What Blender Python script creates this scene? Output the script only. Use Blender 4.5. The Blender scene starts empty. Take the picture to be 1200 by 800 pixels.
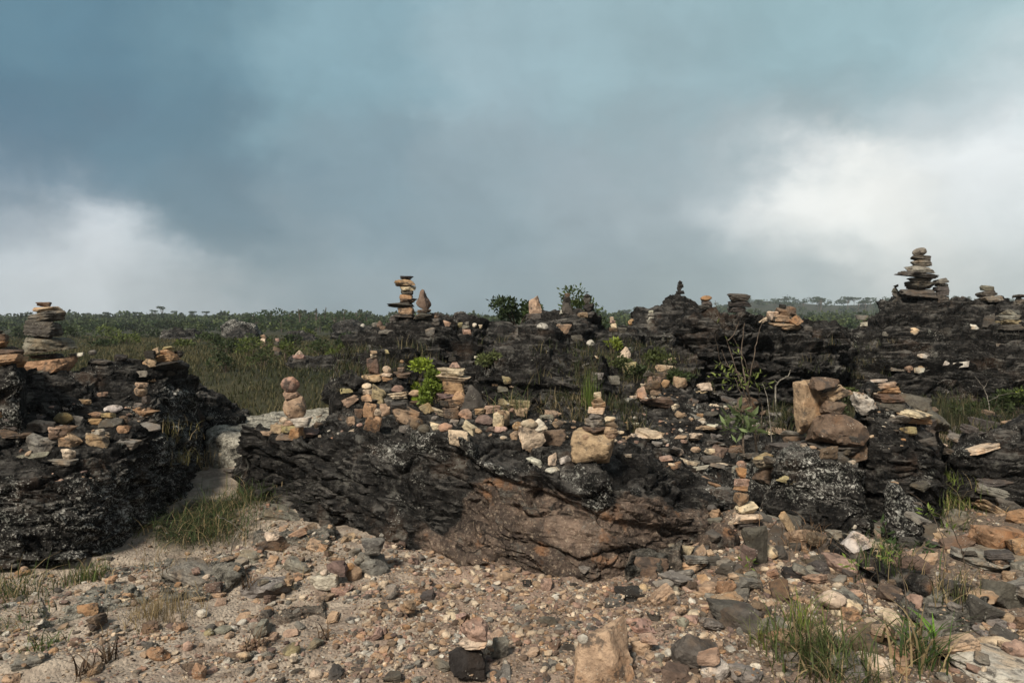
import bpy, bmesh, math, random
import numpy as np
from mathutils import Vector, Matrix, Euler

RNG = np.random.default_rng(7)
random.seed(7)
EXPO = 1.95
CAMZ = 1.6
HOR, FPX = 380.0, 800.0
sc = bpy.context.scene
C = sc.collection

# ------------------------------------------------------------------ noise
def _h(ix, iy, iz, seed):
    n = (ix.astype(np.int64)*374761393 + iy.astype(np.int64)*668265263 + iz.astype(np.int64)*2147483647*3 + seed*1274126177) & 0xFFFFFFFF
    n = ((n ^ (n >> 13))*1274126177) & 0xFFFFFFFF
    n = ((n ^ (n >> 16))*2246822519) & 0xFFFFFFFF
    n = (n ^ (n >> 15)) & 0xFFFFFF
    return n.astype(np.float64)/float(0xFFFFFF)

def vnoise(P, seed=0):
    F = np.floor(P); f = P-F; f = f*f*f*(f*(f*6-15)+10)
    ix, iy, iz = F[:, 0], F[:, 1], F[:, 2]
    r = 0
    for a in (0, 1):
        wx = f[:, 0] if a else 1-f[:, 0]
        for b in (0, 1):
            wy = f[:, 1] if b else 1-f[:, 1]
            for c in (0, 1):
                wz = f[:, 2] if c else 1-f[:, 2]
                r = r + wx*wy*wz*_h(ix+a, iy+b, iz+c, seed)
    return r*2-1

def fbm(P, octv=4, seed=0, gain=0.5, ridged=False):
    s = 0; a = 1.0; t = 0
    Q = P.copy()
    for o in range(octv):
        n = vnoise(Q, seed+o*17)
        if ridged: n = 1-2*np.abs(n)
        s = s+a*n; t += a; a *= gain; Q = Q*2.07+11.3
    return s/t

def voro(P, seed=0):
    F = np.floor(P); n = len(P)
    d1 = np.full(n, 9.0); d2 = np.full(n, 9.0); cr = np.zeros(n)
    for a in (-1, 0, 1):
        for b in (-1, 0, 1):
            for c in (-1, 0, 1):
                ix, iy, iz = F[:, 0]+a, F[:, 1]+b, F[:, 2]+c
                q0 = _h(ix, iy, iz, seed); q1 = _h(ix, iy, iz, seed+5); q2 = _h(ix, iy, iz, seed+9)
                d = np.sqrt((ix+q0-P[:, 0])**2+(iy+q1-P[:, 1])**2+(iz+q2-P[:, 2])**2)
                m = d < d1
                d2 = np.where(m, d1, np.minimum(d2, d)); cr = np.where(m, q0*0.5+q2*0.5, cr); d1 = np.where(m, d, d1)
    return d1, d2, cr

def ss(a, b, x):
    t = np.clip((x-a)/(b-a), 0, 1); return t*t*(3-2*t)

# ------------------------------------------------------------------ node helpers
class NT:
    def __init__(s, tree): s.t = tree; s.n = tree.nodes; s.l = tree.links
    def new(s, typ, **kw):
        n = s.n.new(typ)
        for k, v in kw.items(): setattr(n, k, v)
        return n
    def put(s, sock, v):
        if isinstance(v, bpy.types.NodeSocket): s.l.new(v, sock)
        elif v is not None:
            if hasattr(sock.default_value, '__len__') and not hasattr(v, '__len__'): v = [v]*len(sock.default_value)
            if hasattr(sock.default_value, '__len__') and len(sock.default_value) == 4 and len(v) == 3: v = (*v, 1)
            sock.default_value = v
    def math(s, op, a, b=None, c=None, clamp=False):
        n = s.new('ShaderNodeMath', operation=op, use_clamp=clamp)
        s.put(n.inputs[0], a)
        if b is not None: s.put(n.inputs[1], b)
        if c is not None: s.put(n.inputs[2], c)
        return n.outputs[0]
    def vmath(s, op, a, b=None, scale=None):
        n = s.new('ShaderNodeVectorMath', operation=op)
        s.put(n.inputs[0], a)
        if b is not None: s.put(n.inputs[1], b)
        if scale is not None: s.put(n.inputs['Scale'], scale)
        return n.outputs['Value'] if op in ('DOT_PRODUCT', 'LENGTH') else n.outputs[0]
    def noise(s, vec, scale, detail=4, rough=0.55, dist=0.0):
        n = s.new('ShaderNodeTexNoise'); s.put(n.inputs['Vector'], vec)
        n.inputs['Scale'].default_value = scale; n.inputs['Detail'].default_value = detail
        n.inputs['Roughness'].default_value = rough; n.inputs['Distortion'].default_value = dist
        return n.outputs['Fac']
    def vor(s, vec, scale, feature='F1', out='Distance', rnd=1.0):
        n = s.new('ShaderNodeTexVoronoi', feature=feature); s.put(n.inputs['Vector'], vec)
        n.inputs['Scale'].default_value = scale; n.inputs['Randomness'].default_value = rnd
        return n.outputs[out]
    def ramp(s, fac, a, b):                     # smooth map fac from a..b to 0..1
        n = s.new('ShaderNodeMapRange', interpolation_type='SMOOTHSTEP')
        s.put(n.inputs['Value'], fac); n.inputs['From Min'].default_value = a; n.inputs['From Max'].default_value = b
        return n.outputs['Result']
    def mix(s, fac, a, b, mode='MIX'):
        n = s.new('ShaderNodeMix', data_type='RGBA', blend_type=mode)
        s.put(n.inputs[0], fac); s.put(n.inputs[6], a); s.put(n.inputs[7], b)
        return n.outputs[2]
    def attr(s, name, out='Fac'):
        n = s.new('ShaderNodeAttribute', attribute_name=name); return n.outputs[out]
    def bump(s, h, strength, dist, normal=None):
        n = s.new('ShaderNodeBump'); s.put(n.inputs['Height'], h)
        n.inputs['Strength'].default_value = strength; n.inputs['Distance'].default_value = dist
        if normal is not None: s.l.new(normal, n.inputs['Normal'])
        return n.outputs[0]

def new_mat(name):
    m = bpy.data.materials.new(name); m.use_nodes = True
    t = NT(m.node_tree); b = m.node_tree.nodes['Principled BSDF']
    b.inputs['Roughness'].default_value = 0.9
    b.inputs['Specular IOR Level'].default_value = 0.25
    return m, t, b

def mat_outcrop():
    m, t, b = new_mat('weathered_rock')
    tc = t.new('ShaderNodeTexCoord').outputs['Object']
    bare, lich, pale, fs = t.attr('bare'), t.attr('lich'), t.attr('pale'), t.attr('fscale')
    P = t.vmath('SCALE', tc, scale=fs)
    n1 = t.noise(P, 2.2, 6, .6); n2 = t.noise(P, 9, 6, .65); n3 = t.noise(P, 45, 5, .75)
    st = t.new('ShaderNodeMapping'); t.put(st.inputs['Vector'], P); st.inputs['Scale'].default_value = (2.2, 2.2, 22)
    st.inputs['Rotation'].default_value = (0.05, 0.10, 0)
    ns = t.noise(st.outputs[0], 1.0, 6, .7, .6)
    up = t.ramp(t.vmath('DOT_PRODUCT', t.new('ShaderNodeNewGeometry').outputs['Normal'], (0, 0, 1)), .35, .95)
    col = t.mix(t.ramp(n2, .38, .7), (.006, .006, .006), (.028, .026, .0245))
    col = t.mix(t.math('MULTIPLY', t.ramp(ns, .53, .68), t.ramp(n1, .38, .62)), col, (.15, .142, .13))
    col = t.mix(t.math('MULTIPLY', t.ramp(n3, .54, .70), .6), col, (.13, .125, .115))
    col = t.mix(t.math('MULTIPLY', t.ramp(n1, .56, .68), .4), col, (.075, .048, .033))
    # patchy lighter grey mixed in where faces point upward
    col = t.mix(t.math('MULTIPLY', t.math('MULTIPLY', up, t.ramp(t.noise(P, 6, 6, .7), .46, .66)), .5), col, (.15, .142, .13))
    # bare, freshly broken faces
    bn = t.noise(P, 5, 8, .72)
    bc = t.mix(t.ramp(bn, .3, .7), (.055, .043, .037), (.23, .168, .13))
    sv = t.new('ShaderNodeMapping'); t.put(sv.inputs['Vector'], P); sv.inputs['Scale'].default_value = (9, 9, 1.6)
    bc = t.mix(t.math('MULTIPLY', t.ramp(t.noise(sv.outputs[0], 1, 6, .7), .48, .64), .8), bc, (.035, .028, .025))
    bc = t.mix(t.math('MULTIPLY', t.ramp(t.noise(P, 1.9, 7, .75), .42, .56), .85), bc, (.05, .04, .035))
    bc = t.mix(t.math('MULTIPLY', t.ramp(n3, .5, .72), .55), bc, (.5, .41, .31))
    bc = t.mix(t.math('MULTIPLY', t.ramp(t.noise(P, 3.3, 4, .6), .58, .68), .6), bc, (.30, .16, .085))
    crk = t.vor(t.vmath('ADD', P, t.vmath('SCALE', t.new_noisecol(P, 4), scale=.5)), 1.9, 'DISTANCE_TO_EDGE')
    bc = t.mix(t.math('MULTIPLY', t.ramp(crk, .028, .0), t.ramp(n1, .42, .55)), bc, (.02, .016, .014))
    bm = t.ramp(t.math('ADD', bare, t.math('MULTIPLY', t.math('SUBTRACT', n1, .5), 1.9)), .38, .64)
    col = t.mix(bm, col, bc)
    gp = t.math('MULTIPLY', t.ramp(t.noise(P, 4.5, 7, .75), .56, .66), .6)
    col = t.mix(gp, col, t.mix(n3, (.05, .05, .045), (.20, .20, .18)))
    # pale lichen: ragged flecks gathered in colonies
    f1 = t.noise(P, 62, 3, .6, .6); f2 = t.noise(P, 28, 4, .7, .5)
    g1 = t.ramp(t.math('ADD', t.noise(P, 2.6, 6, .7), t.math('MULTIPLY', lich, .27)), .59, .82)
    s1 = t.ramp(t.math('ADD', f1, t.math('MULTIPLY', g1, .10)), .62, .75)
    s2 = t.ramp(t.math('ADD', f2, t.math('MULTIPLY', g1, .12)), .66, .73)
    lf = t.math('MULTIPLY', t.math('MAXIMUM', s1, s2), t.ramp(g1, .05, .5))
    lf = t.math('MULTIPLY', lf, t.math('SUBTRACT', 1.0, t.math('MULTIPLY', bm, .75)))
    col = t.mix(lf, col, t.mix(t.ramp(n2, .35, .65), (.13, .135, .12), (.46, .455, .42)))
    # pale lichen-covered slab
    pc = t.mix(t.ramp(n3, .35, .62), (.17, .16, .135), (.50, .48, .41))
    col = t.mix(t.math('MULTIPLY', pale, t.ramp(n2, .3, .6)), col, pc)
    t.put(b.inputs['Base Color'], col)
    hgt = t.math('ADD', t.math('MULTIPLY', n2, 1.0), t.math('ADD', t.math('MULTIPLY', n3, .35), t.math('MULTIPLY', ns, .5)))
    hgt = t.math('ADD', hgt, t.math('MULTIPLY', t.noise(P, 150, 2, .6), .1))
    t.put(b.inputs['Normal'], t.bump(hgt, 1.0, .05))
    t.put(b.inputs['Roughness'], .88); b.inputs['Specular IOR Level'].default_value = .10
    return m

def _nc(s, P, scale):
    n = s.new('ShaderNodeTexNoise'); s.put(n.inputs['Vector'], P); n.inputs['Scale'].default_value = scale
    n.inputs['Detail'].default_value = 3
    return s.vmath('SUBTRACT', n.outputs['Color'], (.5, .5, .5))
NT.new_noisecol = _nc

def mat_stone(name, vertex):
    m, t, b = new_mat(name)
    if vertex:
        P = t.new('ShaderNodeTexCoord').outputs['Object']
        base = t.attr('Col', 'Color'); k = 1.0
    else:
        g = t.new('ShaderNodeNewGeometry').outputs['Position']
        oi = t.new('ShaderNodeObjectInfo')
        P = t.vmath('ADD', g, t.vmath('SCALE', (3.1, 7.7, 5.3), scale=t.math('MULTIPLY', oi.outputs['Random'], 10)))
        base = oi.outputs['Color']
    n1 = t.noise(P, 14, 5, .65); n2 = t.noise(P, 60, 5, .7); n0 = t.noise(P, 5, 3, .6)
    col = t.mix(t.ramp(n1, .3, .7), t.mix(1, base, (.62, .58, .55), 'MULTIPLY'), t.mix(1, base, (1.22, 1.18, 1.12), 'MULTIPLY'))
    col = t.mix(t.math('MULTIPLY', t.ramp(n0, .5, .66), .55), col, t.mix(1, base, (1.05, .78, .55), 'MULTIPLY'))
    col = t.mix(t.math('MULTIPLY', t.ramp(t.noise(P, 22, 6, .7), .5, .64), .6), col, t.mix(1, base, (.5, .48, .47), 'MULTIPLY'))
    col = t.mix(t.math('MULTIPLY', t.ramp(n2, .56, .72), .6), col, t.mix(1, base, (.32, .3, .3), 'MULTIPLY'))
    dk = t.ramp(t.noise(P, 9, 6, .7), .53, .63)
    col = t.mix(t.math('MULTIPLY', dk, .8), col, (.045, .04, .037))
    lt = t.math('MULTIPLY', t.ramp(t.vor(P, 70), .3, .15), t.ramp(t.noise(P, 11, 3, .6), .55, .66))
    col = t.mix(t.math('MULTIPLY', lt, .7), col, (.5, .49, .42))
    t.put(b.inputs['Base Color'], col)
    h = t.math('ADD', n1, t.math('MULTIPLY', n2, .45))
    t.put(b.inputs['Normal'], t.bump(h, 1.0, .02))
    return m

def mat_ground():
    m, t, b = new_mat('ground_soil')
    P = t.new('ShaderNodeTexCoord').outputs['Object']
    veg, sand = t.attr('veg'), t.attr('sand')
    n1 = t.noise(P, 1.6, 6, .6); n2 = t.noise(P, 9, 6, .65); n3 = t.noise(P, 70, 5, .7)
    col = t.mix(t.ramp(n2, .3, .68), (.10, .077, .06), (.27, .205, .16))
    col = t.mix(t.math('MULTIPLY', t.ramp(n1, .45, .6), .5), col, (.28, .20, .16))
    col = t.mix(t.math('MULTIPLY', t.ramp(n3, .5, .7), .5), col, (.46, .38, .30))
    col = t.mix(t.math('MULTIPLY', t.attr('dirt'), .8), col, t.mix(t.ramp(n3, .35, .65), (.06, .048, .038), (.17, .135, .105)))
    sp = t.mix(t.ramp(n2, .35, .65), (.20, .165, .135), (.37, .315, .255))
    sp = t.mix(t.math('MULTIPLY', t.ramp(n3, .55, .75), .5), sp, (.14, .12, .1))
    col = t.mix(t.ramp(t.math('ADD', sand, t.math('MULTIPLY', t.math('SUBTRACT', n2, .5), .9)), .35, .65), col, sp)
    vc = t.mix(t.ramp(t.noise(P, .35, 6, .65), .38, .62), (.013, .016, .008), (.042, .040, .02))
    col = t.mix(t.ramp(t.math('ADD', veg, t.math('MULTIPLY', t.math('SUBTRACT', n1, .5), .9)), .3, .7), col, vc)
    t.put(b.inputs['Base Color'], col)
    pv = t.vor(P, 60)
    h = t.math('ADD', t.math('ADD', n2, t.math('MULTIPLY', n3, .5)), t.math('MULTIPLY', t.math('SUBTRACT', 1, pv), .5))
    t.put(b.inputs['Normal'], t.bump(h, .9, .02))
    return m

def mat_leaf(name, rough=.6, trans=.25):
    m, t, b = new_mat(name)
    a = t.attr('Col', 'Color')
    P = t.new('ShaderNodeTexCoord').outputs['Object']
    t.put(b.inputs['Base Color'], t.mix(t.noise(P, 25, 3), t.mix(1, a, (.75, .75, .7), 'MULTIPLY'), t.mix(1, a, (1.2, 1.2, 1.2), 'MULTIPLY')))
    b.inputs['Roughness'].default_value = rough
    tr = t.new('ShaderNodeBsdfTranslucent'); t.put(tr.inputs[0], a)
    mx = t.new('ShaderNodeMixShader'); mx.inputs[0].default_value = trans
    t.l.new(b.outputs[0], mx.inputs[1]); t.l.new(tr.outputs[0], mx.inputs[2])
    t.l.new(mx.outputs[0], m.node_tree.nodes['Material Output'].inputs['Surface'])
    return m

def mat_bark(name, c1, c2):
    m, t, b = new_mat(name)
    P = t.new('ShaderNodeTexCoord').outputs['Object']
    n = t.noise(P, 30, 5, .7)
    t.put(b.inputs['Base Color'], t.mix(t.ramp(n, .35, .65), c1, c2)); t.put(b.inputs['Normal'], t.bump(n, .6, .01))
    return m

M_ROCK = mat_outcrop(); M_STONE = mat_stone('loose_stone_rock', False); M_GRAVEL = mat_stone('gravel_rock', True)
M_GROUND = mat_ground(); M_LEAF = mat_leaf('leaf_green'); M_GRASS = mat_leaf('grass_blade', .7, .3)
M_BARK = mat_bark('bark_brown', (.05, .038, .028), (.14, .11, .085)); M_DEAD = mat_bark('bleached_wood', (.10, .09, .075), (.30, .28, .24))

# ------------------------------------------------------------------ mesh helpers
def mesh_from(name, V, F, mat, attrs=None, cols=None, smooth=True, sharp=None):
    """V (n,3); F list of int arrays (m,k)"""
    me = bpy.data.meshes.new(name)
    V = np.asarray(V, np.float32)
    if not isinstance(F, list): F = [F]
    F = [np.asarray(f, np.int32) for f in F if len(f)]
    tot = np.concatenate([f.ravel() for f in F]); sizes = np.concatenate([np.full(len(f), f.shape[1], np.int32) for f in F])
    me.vertices.add(len(V)); me.vertices.foreach_set('co', V.ravel())
    me.loops.add(len(tot)); me.loops.foreach_set('vertex_index', tot)
    me.polygons.add(len(sizes)); st = np.concatenate([[0], np.cumsum(sizes)[:-1]]).astype(np.int32)
    me.polygons.foreach_set('loop_start', st); me.polygons.foreach_set('loop_total', sizes)
    me.update(calc_edges=True)
    me.polygons.foreach_set('use_smooth', np.full(len(sizes), smooth, bool))
    for k, v in (attrs or {}).items():
        a = me.attributes.new(k, 'FLOAT', 'POINT'); a.data.foreach_set('value', np.asarray(v, np.float32))
    if cols is not None:
        a = me.attributes.new('Col', 'FLOAT_COLOR', 'POINT')
        c = np.ones((len(V), 4), np.float32); c[:, :3] = cols; a.data.foreach_set('color', c.ravel())
    me.materials.append(mat)
    if sharp: me.set_sharp_from_angle(angle=sharp)
    me.validate()
    return me

def link(name, me, parent=None, loc=(0, 0, 0)):
    o = bpy.data.objects.new(name, me); C.objects.link(o); o.location = loc
    if parent: o.parent = parent
    return o

def tag(o, label=None, cat=None, group=None, kind=None):
    if label: o['label'] = label
    if cat: o['category'] = cat
    if group: o['group'] = group
    if kind: o['kind'] = kind
    return o

def PX(px, py, Y): return np.array([(px-600)/FPX*Y, Y, CAMZ-(py-HOR)/FPX*Y])

def pchip(t, V, tq):
    t = np.asarray(t, float); V = np.asarray(V, float); h = np.diff(t)
    d = np.diff(V, axis=0)/h.reshape(-1, *([1]*(V.ndim-1)))
    m = np.zeros_like(V); m[0] = d[0]; m[-1] = d[-1]
    for i in range(1, len(t)-1):
        a, b = d[i-1], d[i]; s = a*b > 0
        den = np.where(s, a+b, 1); m[i] = np.where(s, 2*a*b/np.where(np.abs(den) < 1e-12, 1, den), 0)*.6+.4*(a+b)/2
    k = np.clip(np.searchsorted(t, tq, side='right')-1, 0, len(t)-2)
    x = (tq-t[k])/h[k]; sh = (-1, *([1]*(V.ndim-1))); x = x.reshape(sh); hh = h[k].reshape(sh)
    return (2*x**3-3*x**2+1)*V[k]+(x**3-2*x**2+x)*hh*m[k]+(-2*x**3+3*x**2)*V[k+1]+(x**3-x**2)*hh*m[k+1]

# ------------------------------------------------------------------ ground height
def g(x, y):
    x = np.asarray(x, float); y = np.asarray(y, float)
    P = np.stack([x.ravel(), y.ravel(), np.zeros(x.size)], 1)
    h = 0.72*ss(5.9, 12.5, P[:, 1])
    xx, yy = P[:, 0], P[:, 1]
    near = 1-ss(9, 16, yy)
    h += near*(0.07*fbm(P*0.8, 3, 3)+0.018*fbm(P*5, 4, 5))
    # tilted bedding ledges in the left foreground
    q = (yy-0.45*xx)*2.4+0.5*fbm(P*1.2, 3, 8)
    h += near*ss(1.2, -.2, xx)*0.035*(np.floor(q)-q+ss(.72, 1, q-np.floor(q))+.5)
    h -= .10*np.exp(-((yy-4.9-(xx+2.5)*.9)/.45)**2)*ss(-.9, -1.6, xx)*near
    h += .16*np.exp(-((xx-1.75)**2/.35+(yy-5.2)**2/.3))
    h += .10*np.exp(-((xx-2.9)**2/1.2+(yy-4.2)**2/.8))
    h -= .12*ss(3.1, 2.2, yy)*0
    h += (1-near)*0.12*fbm(P*.12, 3, 9)
    u = xx/np.maximum(yy, 5)
    h += .6*ss(70, 240, yy)+1.6*ss(200, 420, yy)*ss(-.1, -.6, u)
    h += 14*ss(230, 430, yy)*ss(.02, .45, u)*(1+.15*np.sin(u*23))
    h += 1.2*fbm(P*.012+5, 3, 31)*ss(60, 300, yy)
    return h.reshape(x.shape)

_gx = np.linspace(-8, 8, 321); _gy = np.linspace(2, 14, 241); _GG = g(*np.meshgrid(_gx, _gy))
def g1(x, y):
    if not (-7.9 < x < 7.9 and 2.1 < y < 13.9): return float(g(np.array([x]), np.array([y]))[0])
    i = (x+8)/.05; j = (y-2)/.05; a, b = int(i), int(j); u, v = i-a, j-b
    return float((_GG[b, a]*(1-u)+_GG[b, a+1]*u)*(1-v)+(_GG[b+1, a]*(1-u)+_GG[b+1, a+1]*u)*v)

def build_ground():
    def axis(dense0, dense1, step, lo, hi, r):
        a = list(np.arange(dense0, dense1, step)); s = step; x = a[-1]
        while x < hi: s *= r; x += s; a.append(x)
        s = step; x = dense0; bck = []
        while x > lo: s *= r*1.02; x -= s; bck.append(x)
        return np.array(bck[::-1]+a)
    xs = axis(-4.2, 4.2, .024, -600, 600, 1.05); ys = axis(2.6, 8.0, .024, -35, 530, 1.022)
    X, Y = np.meshgrid(xs, ys); Z = g(X, Y)
    V = np.stack([X.ravel(), Y.ravel(), Z.ravel()], 1); nx, ny = len(xs), len(ys)
    # pebbly relief
    nr = (V[:, 1] > 2.5) & (V[:, 1] < 8.2) & (np.abs(V[:, 0]) < 4.3)
    Q = V[nr]*1.0; Q[:, 2] = 0
    f1, f2, cr = voro(Q*13, 77)
    V[nr, 2] += .012*(cr-.4)*ss(0, .25, f2-f1)
    idx = np.arange(nx*ny).reshape(ny, nx)
    F = np.stack([idx[:-1, :-1], idx[:-1, 1:], idx[1:, 1:], idx[1:, :-1]], -1).reshape(-1, 4)
    x, y = V[:, 0], V[:, 1]; u = x/np.maximum(y, 1)
    P2 = V.copy(); P2[:, 2] = 0
    veg = ss(7.6, 9.6, y+.5*fbm(P2*.9, 2, 4))
    veg = np.maximum(veg, .9*np.exp(-((x+2.55)/.5)**2-((y-5.7)/.55)**2))
    veg = np.maximum(veg, .65*ss(1.3, 1.8, x)*ss(5.3, 6.3, y))
    sand = ss(-.9, -1.7, x-.25*(y-4)+.4*fbm(P2*.9, 3, 22))*.95*(1-ss(7, 9, y))
    sand = np.maximum(sand, .55*ss(.2, -1, x+.5*fbm(P2*1.4, 3, 29))*(1-ss(4.6, 5.4, y)))
    me = mesh_from('ground', V, F, M_GROUND, dict(veg=veg, sand=sand, dirt=ss(.8, 1.5, x+.4*fbm(P2*1.3, 3, 61))))
    tag(link('ground', me), kind='structure')
build_ground()

# ------------------------------------------------------------------ outcrops
TOTALV = 0
def outcrop(label, cols, s=1.0, amp=1.0, strata=1.0, tilt=(.08, .12, 1), pale=0.0, seed=1, res=1.6, end=14, back=.9, group=None, lich0=.3, bare0=0.0, name='rock_outcrop'):
    """cols: (px, Ybase, [(py, Y[, bare[, lich]]) ...])"""
    rows = []
    for px, yb, pts in cols:
        x = (px-600)/FPX
        r = []
        p0 = pts[0]; b0 = p0[2] if len(p0) > 2 else bare0; l0 = p0[3] if len(p0) > 3 else lich0
        gz = float(g(x*yb, yb))
        r.append([x*yb, yb+.15*s, gz-.35*s, b0, l0]); r.append([x*yb, yb, gz-.02, b0, l0])
        for p in pts:
            v = PX(px, p[0], p[1]); r.append([*v, p[2] if len(p) > 2 else bare0, p[3] if len(p) > 3 else lich0])
        yl = pts[-1][1]; zt = r[-1][2]
        yk = yl+back*s; gz = float(g(x*yk, yk))
        r.append([x*(yl+.45*back*s), yl+.45*back*s, gz+(zt-gz)*.72, bare0, lich0])
        r.append([x*yk, yk, gz-.3*s, bare0, lich0])
        rows.append(r)
    R = np.array(rows)                      # ncol, nrow, 5
    def endcol(c, dpx):
        e = c.copy(); ym = c[:, 1].mean()
        e[:, 1] = ym+(c[:, 1]-ym)*.6
        e[:, 0] = e[:, 1]*(c[0, 0]/c[0, 1]+dpx/FPX)
        e[:, 2] = g(e[:, 0], e[:, 1])-.25*s
        return e
    R = np.concatenate([endcol(R[0], -end)[None], R, endcol(R[-1], end)[None]])
    pxs = np.array([cols[0][0]-end]+[c[0] for c in cols]+[cols[-1][0]+end], float)
    nu = max(24, int((pxs[-1]-pxs[0])/res))
    uq = np.linspace(pxs[0], pxs[-1], nu)
    S = pchip(pxs, R, uq)                   # nu, nrow, 5
    nrow = S.shape[1]
    D = pchip(np.arange(nrow), S.transpose(1, 0, 2), np.linspace(0, nrow-1, 120)).transpose(1, 0, 2)  # nu,120,5
    seg = np.linalg.norm(np.diff(D[:, :, :3], axis=1), axis=2)
    w = np.ones(119); w[int(119*(nrow-3.0)/(nrow-1)):] = .3
    seg = seg*w; cum = np.concatenate([np.zeros((nu, 1)), np.cumsum(seg, 1)], 1)
    ym = R[:, :, 1].mean(); nv = max(24, int(np.median(cum[:, -1])/ym*FPX/res))
    out = np.zeros((nu, nv, 5)); tq = np.linspace(0, 1, nv)
    for i in range(nu):
        c = cum[i]/cum[i, -1]
        for k in range(5): out[i, :, k] = np.interp(tq, c, D[i, :, k])
    P = out[:, :, :3]
    du = np.gradient(P, axis=0); dv = np.gradient(P, axis=1)
    N = np.cross(du, dv); N /= np.maximum(np.linalg.norm(N, axis=2, keepdims=True), 1e-9)
    mid = N[:, nv//4].mean(0)
    flip = mid[1] > 0
    if flip: N = -N
    # smooth normals a little
    for _ in range(6):
        N[1:-1] = (N[:-2]+N[2:]+2*N[1:-1])/4; N[:, 1:-1] = (N[:, :-2]+N[:, 2:]+2*N[:, 1:-1])/4
    N /= np.maximum(np.linalg.norm(N, axis=2, keepdims=True), 1e-9)
    V = P.reshape(-1, 3); n = N.reshape(-1, 3); Q = V/s
    d = .13*fbm(Q*1.4, 3, seed)
    tv = np.array(tilt)/np.linalg.norm(tilt)
    t = Q@tv*7.5+.55*fbm(Q*1.6, 3, seed+3)+seed*.37
    fl = np.floor(t); z0 = np.zeros_like(fl)
    a0, a1 = _h(fl, z0, z0, seed), _h(fl+1, z0, z0, seed)
    d += strata*.19*((a0+(a1-a0)*ss(.8, 1, t-fl))-.5)
    t2 = Q@tv*26+1.2*fbm(Q*3, 3, seed+4); fl = np.floor(t2)
    a0, a1 = _h(fl, z0, z0, seed+1), _h(fl+1, z0, z0, seed+1)
    d += strata*.06*((a0+(a1-a0)*ss(.7, 1, t2-fl))-.5)
    W = Q+.14*np.stack([fbm(Q*3, 2, seed+6), fbm(Q*3, 2, seed+7), fbm(Q*3, 2, seed+8)], 1)
    W[:, 2] = W@tv                       # plates lie in the bedding plane
    f1, f2, cr = voro(W*np.array([1.9, 1.9, 6.5]), seed)
    d += .23*(cr-.5)-.05*np.exp(-((f2-f1)/.05)**2)
    f1, f2, cr = voro(W*np.array([5, 5, 17.])+3, seed+40)
    d += .11*(cr-.5)
    f1, f2, cr = voro(W*np.array([13, 13, 36.])+7, seed+50)
    d += .045*(cr-.5)
    d += .035*fbm(Q*5, 5, seed+9, .6, True)+.014*fbm(Q*30, 3, seed+10)
    d -= .085
    d *= 1-.3*np.clip(out[:, :, 3].ravel(), 0, 1)
    V = V+n*(d*s*amp)[:, None]
    idx = np.arange(nu*nv).reshape(nu, nv)
    F = np.stack([idx[:-1, :-1], idx[1:, :-1], idx[1:, 1:], idx[:-1, 1:]], -1).reshape(-1, 4)
    if flip: F = F[:, ::-1]
    cx = np.array([V[:, 0].mean(), V[:, 1].mean(), V[:, 2].min()])
    me = mesh_from(name, V-cx, F, M_ROCK, dict(bare=out[:, :, 3].ravel(), lich=out[:, :, 4].ravel(), pale=np.full(nu*nv, pale), fscale=np.full(nu*nv, 1/s)), sharp=math.radians(50))
    o = link(name, me, loc=cx); tag(o, label, 'rock outcrop', group)
    global TOTALV; TOTALV += nu*nv
    return o
# ================================================================== the outcrops
outcrop('large black lichen-speckled outcrop in the centre with broken pink-brown lower face', [
 (282, 6.1, [(562, 6.12, 0, .4), (535, 6.15, 0, .3), (514, 6.3), (509, 6.6), (506, 6.9)]),
 (340, 5.9, [(575, 5.9), (540, 5.95, 0, .3), (516, 6.1), (511, 6.5), (505, 6.9)]),
 (395, 5.4, [(590, 5.4), (540, 5.55), (507, 5.8), (492, 6.3), (474, 6.9)]),
 (460, 4.85, [(615, 4.9, .1), (560, 5.05, 0, .5), (508, 5.4, 0, .7), (484, 6.0), (470, 6.7)]),
 (520, 4.62, [(632, 4.68, .95), (590, 4.9, .1, .3), (510, 5.15, 0, .9), (488, 5.8), (474, 6.6)]),
 (570, 4.45, [(640, 4.5, .95), (585, 4.62, .85), (545, 4.62, 0, .8), (500, 5.5), (478, 6.5)]),
 (610, 4.38, [(645, 4.4, .95), (592, 4.5, .9), (552, 4.58, .1, .7), (505, 5.4), (482, 6.3)]),
 (660, 4.27, [(645, 4.28, .9, .3), (598, 4.36, .9), (552, 4.5, 0, .6), (514, 5.2), (486, 6.2)]),
 (705, 4.2, [(660, 4.2, .8, .9), (618, 4.24, .7, 1), (560, 4.42, .1, .5), (528, 5.0), (500, 6.0)]),
 (760, 4.33, [(650, 4.33, 1, .3), (606, 4.4, 1), (570, 4.55, .6), (542, 5.0), (515, 5.8)]),
 (810, 4.58, [(645, 4.58, 1, .5), (610, 4.68, .95, .5), (586, 4.85, .6), (562, 5.3), (535, 5.9)]),
 (858, 4.88, [(638, 4.88, 1, .4), (616, 5.0, .8), (598, 5.15, .4), (582, 5.5), (565, 5.9)]),
], seed=11, amp=.62, strata=.9, tilt=(.30, .05, 1), res=1.35, lich0=.25)

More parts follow.
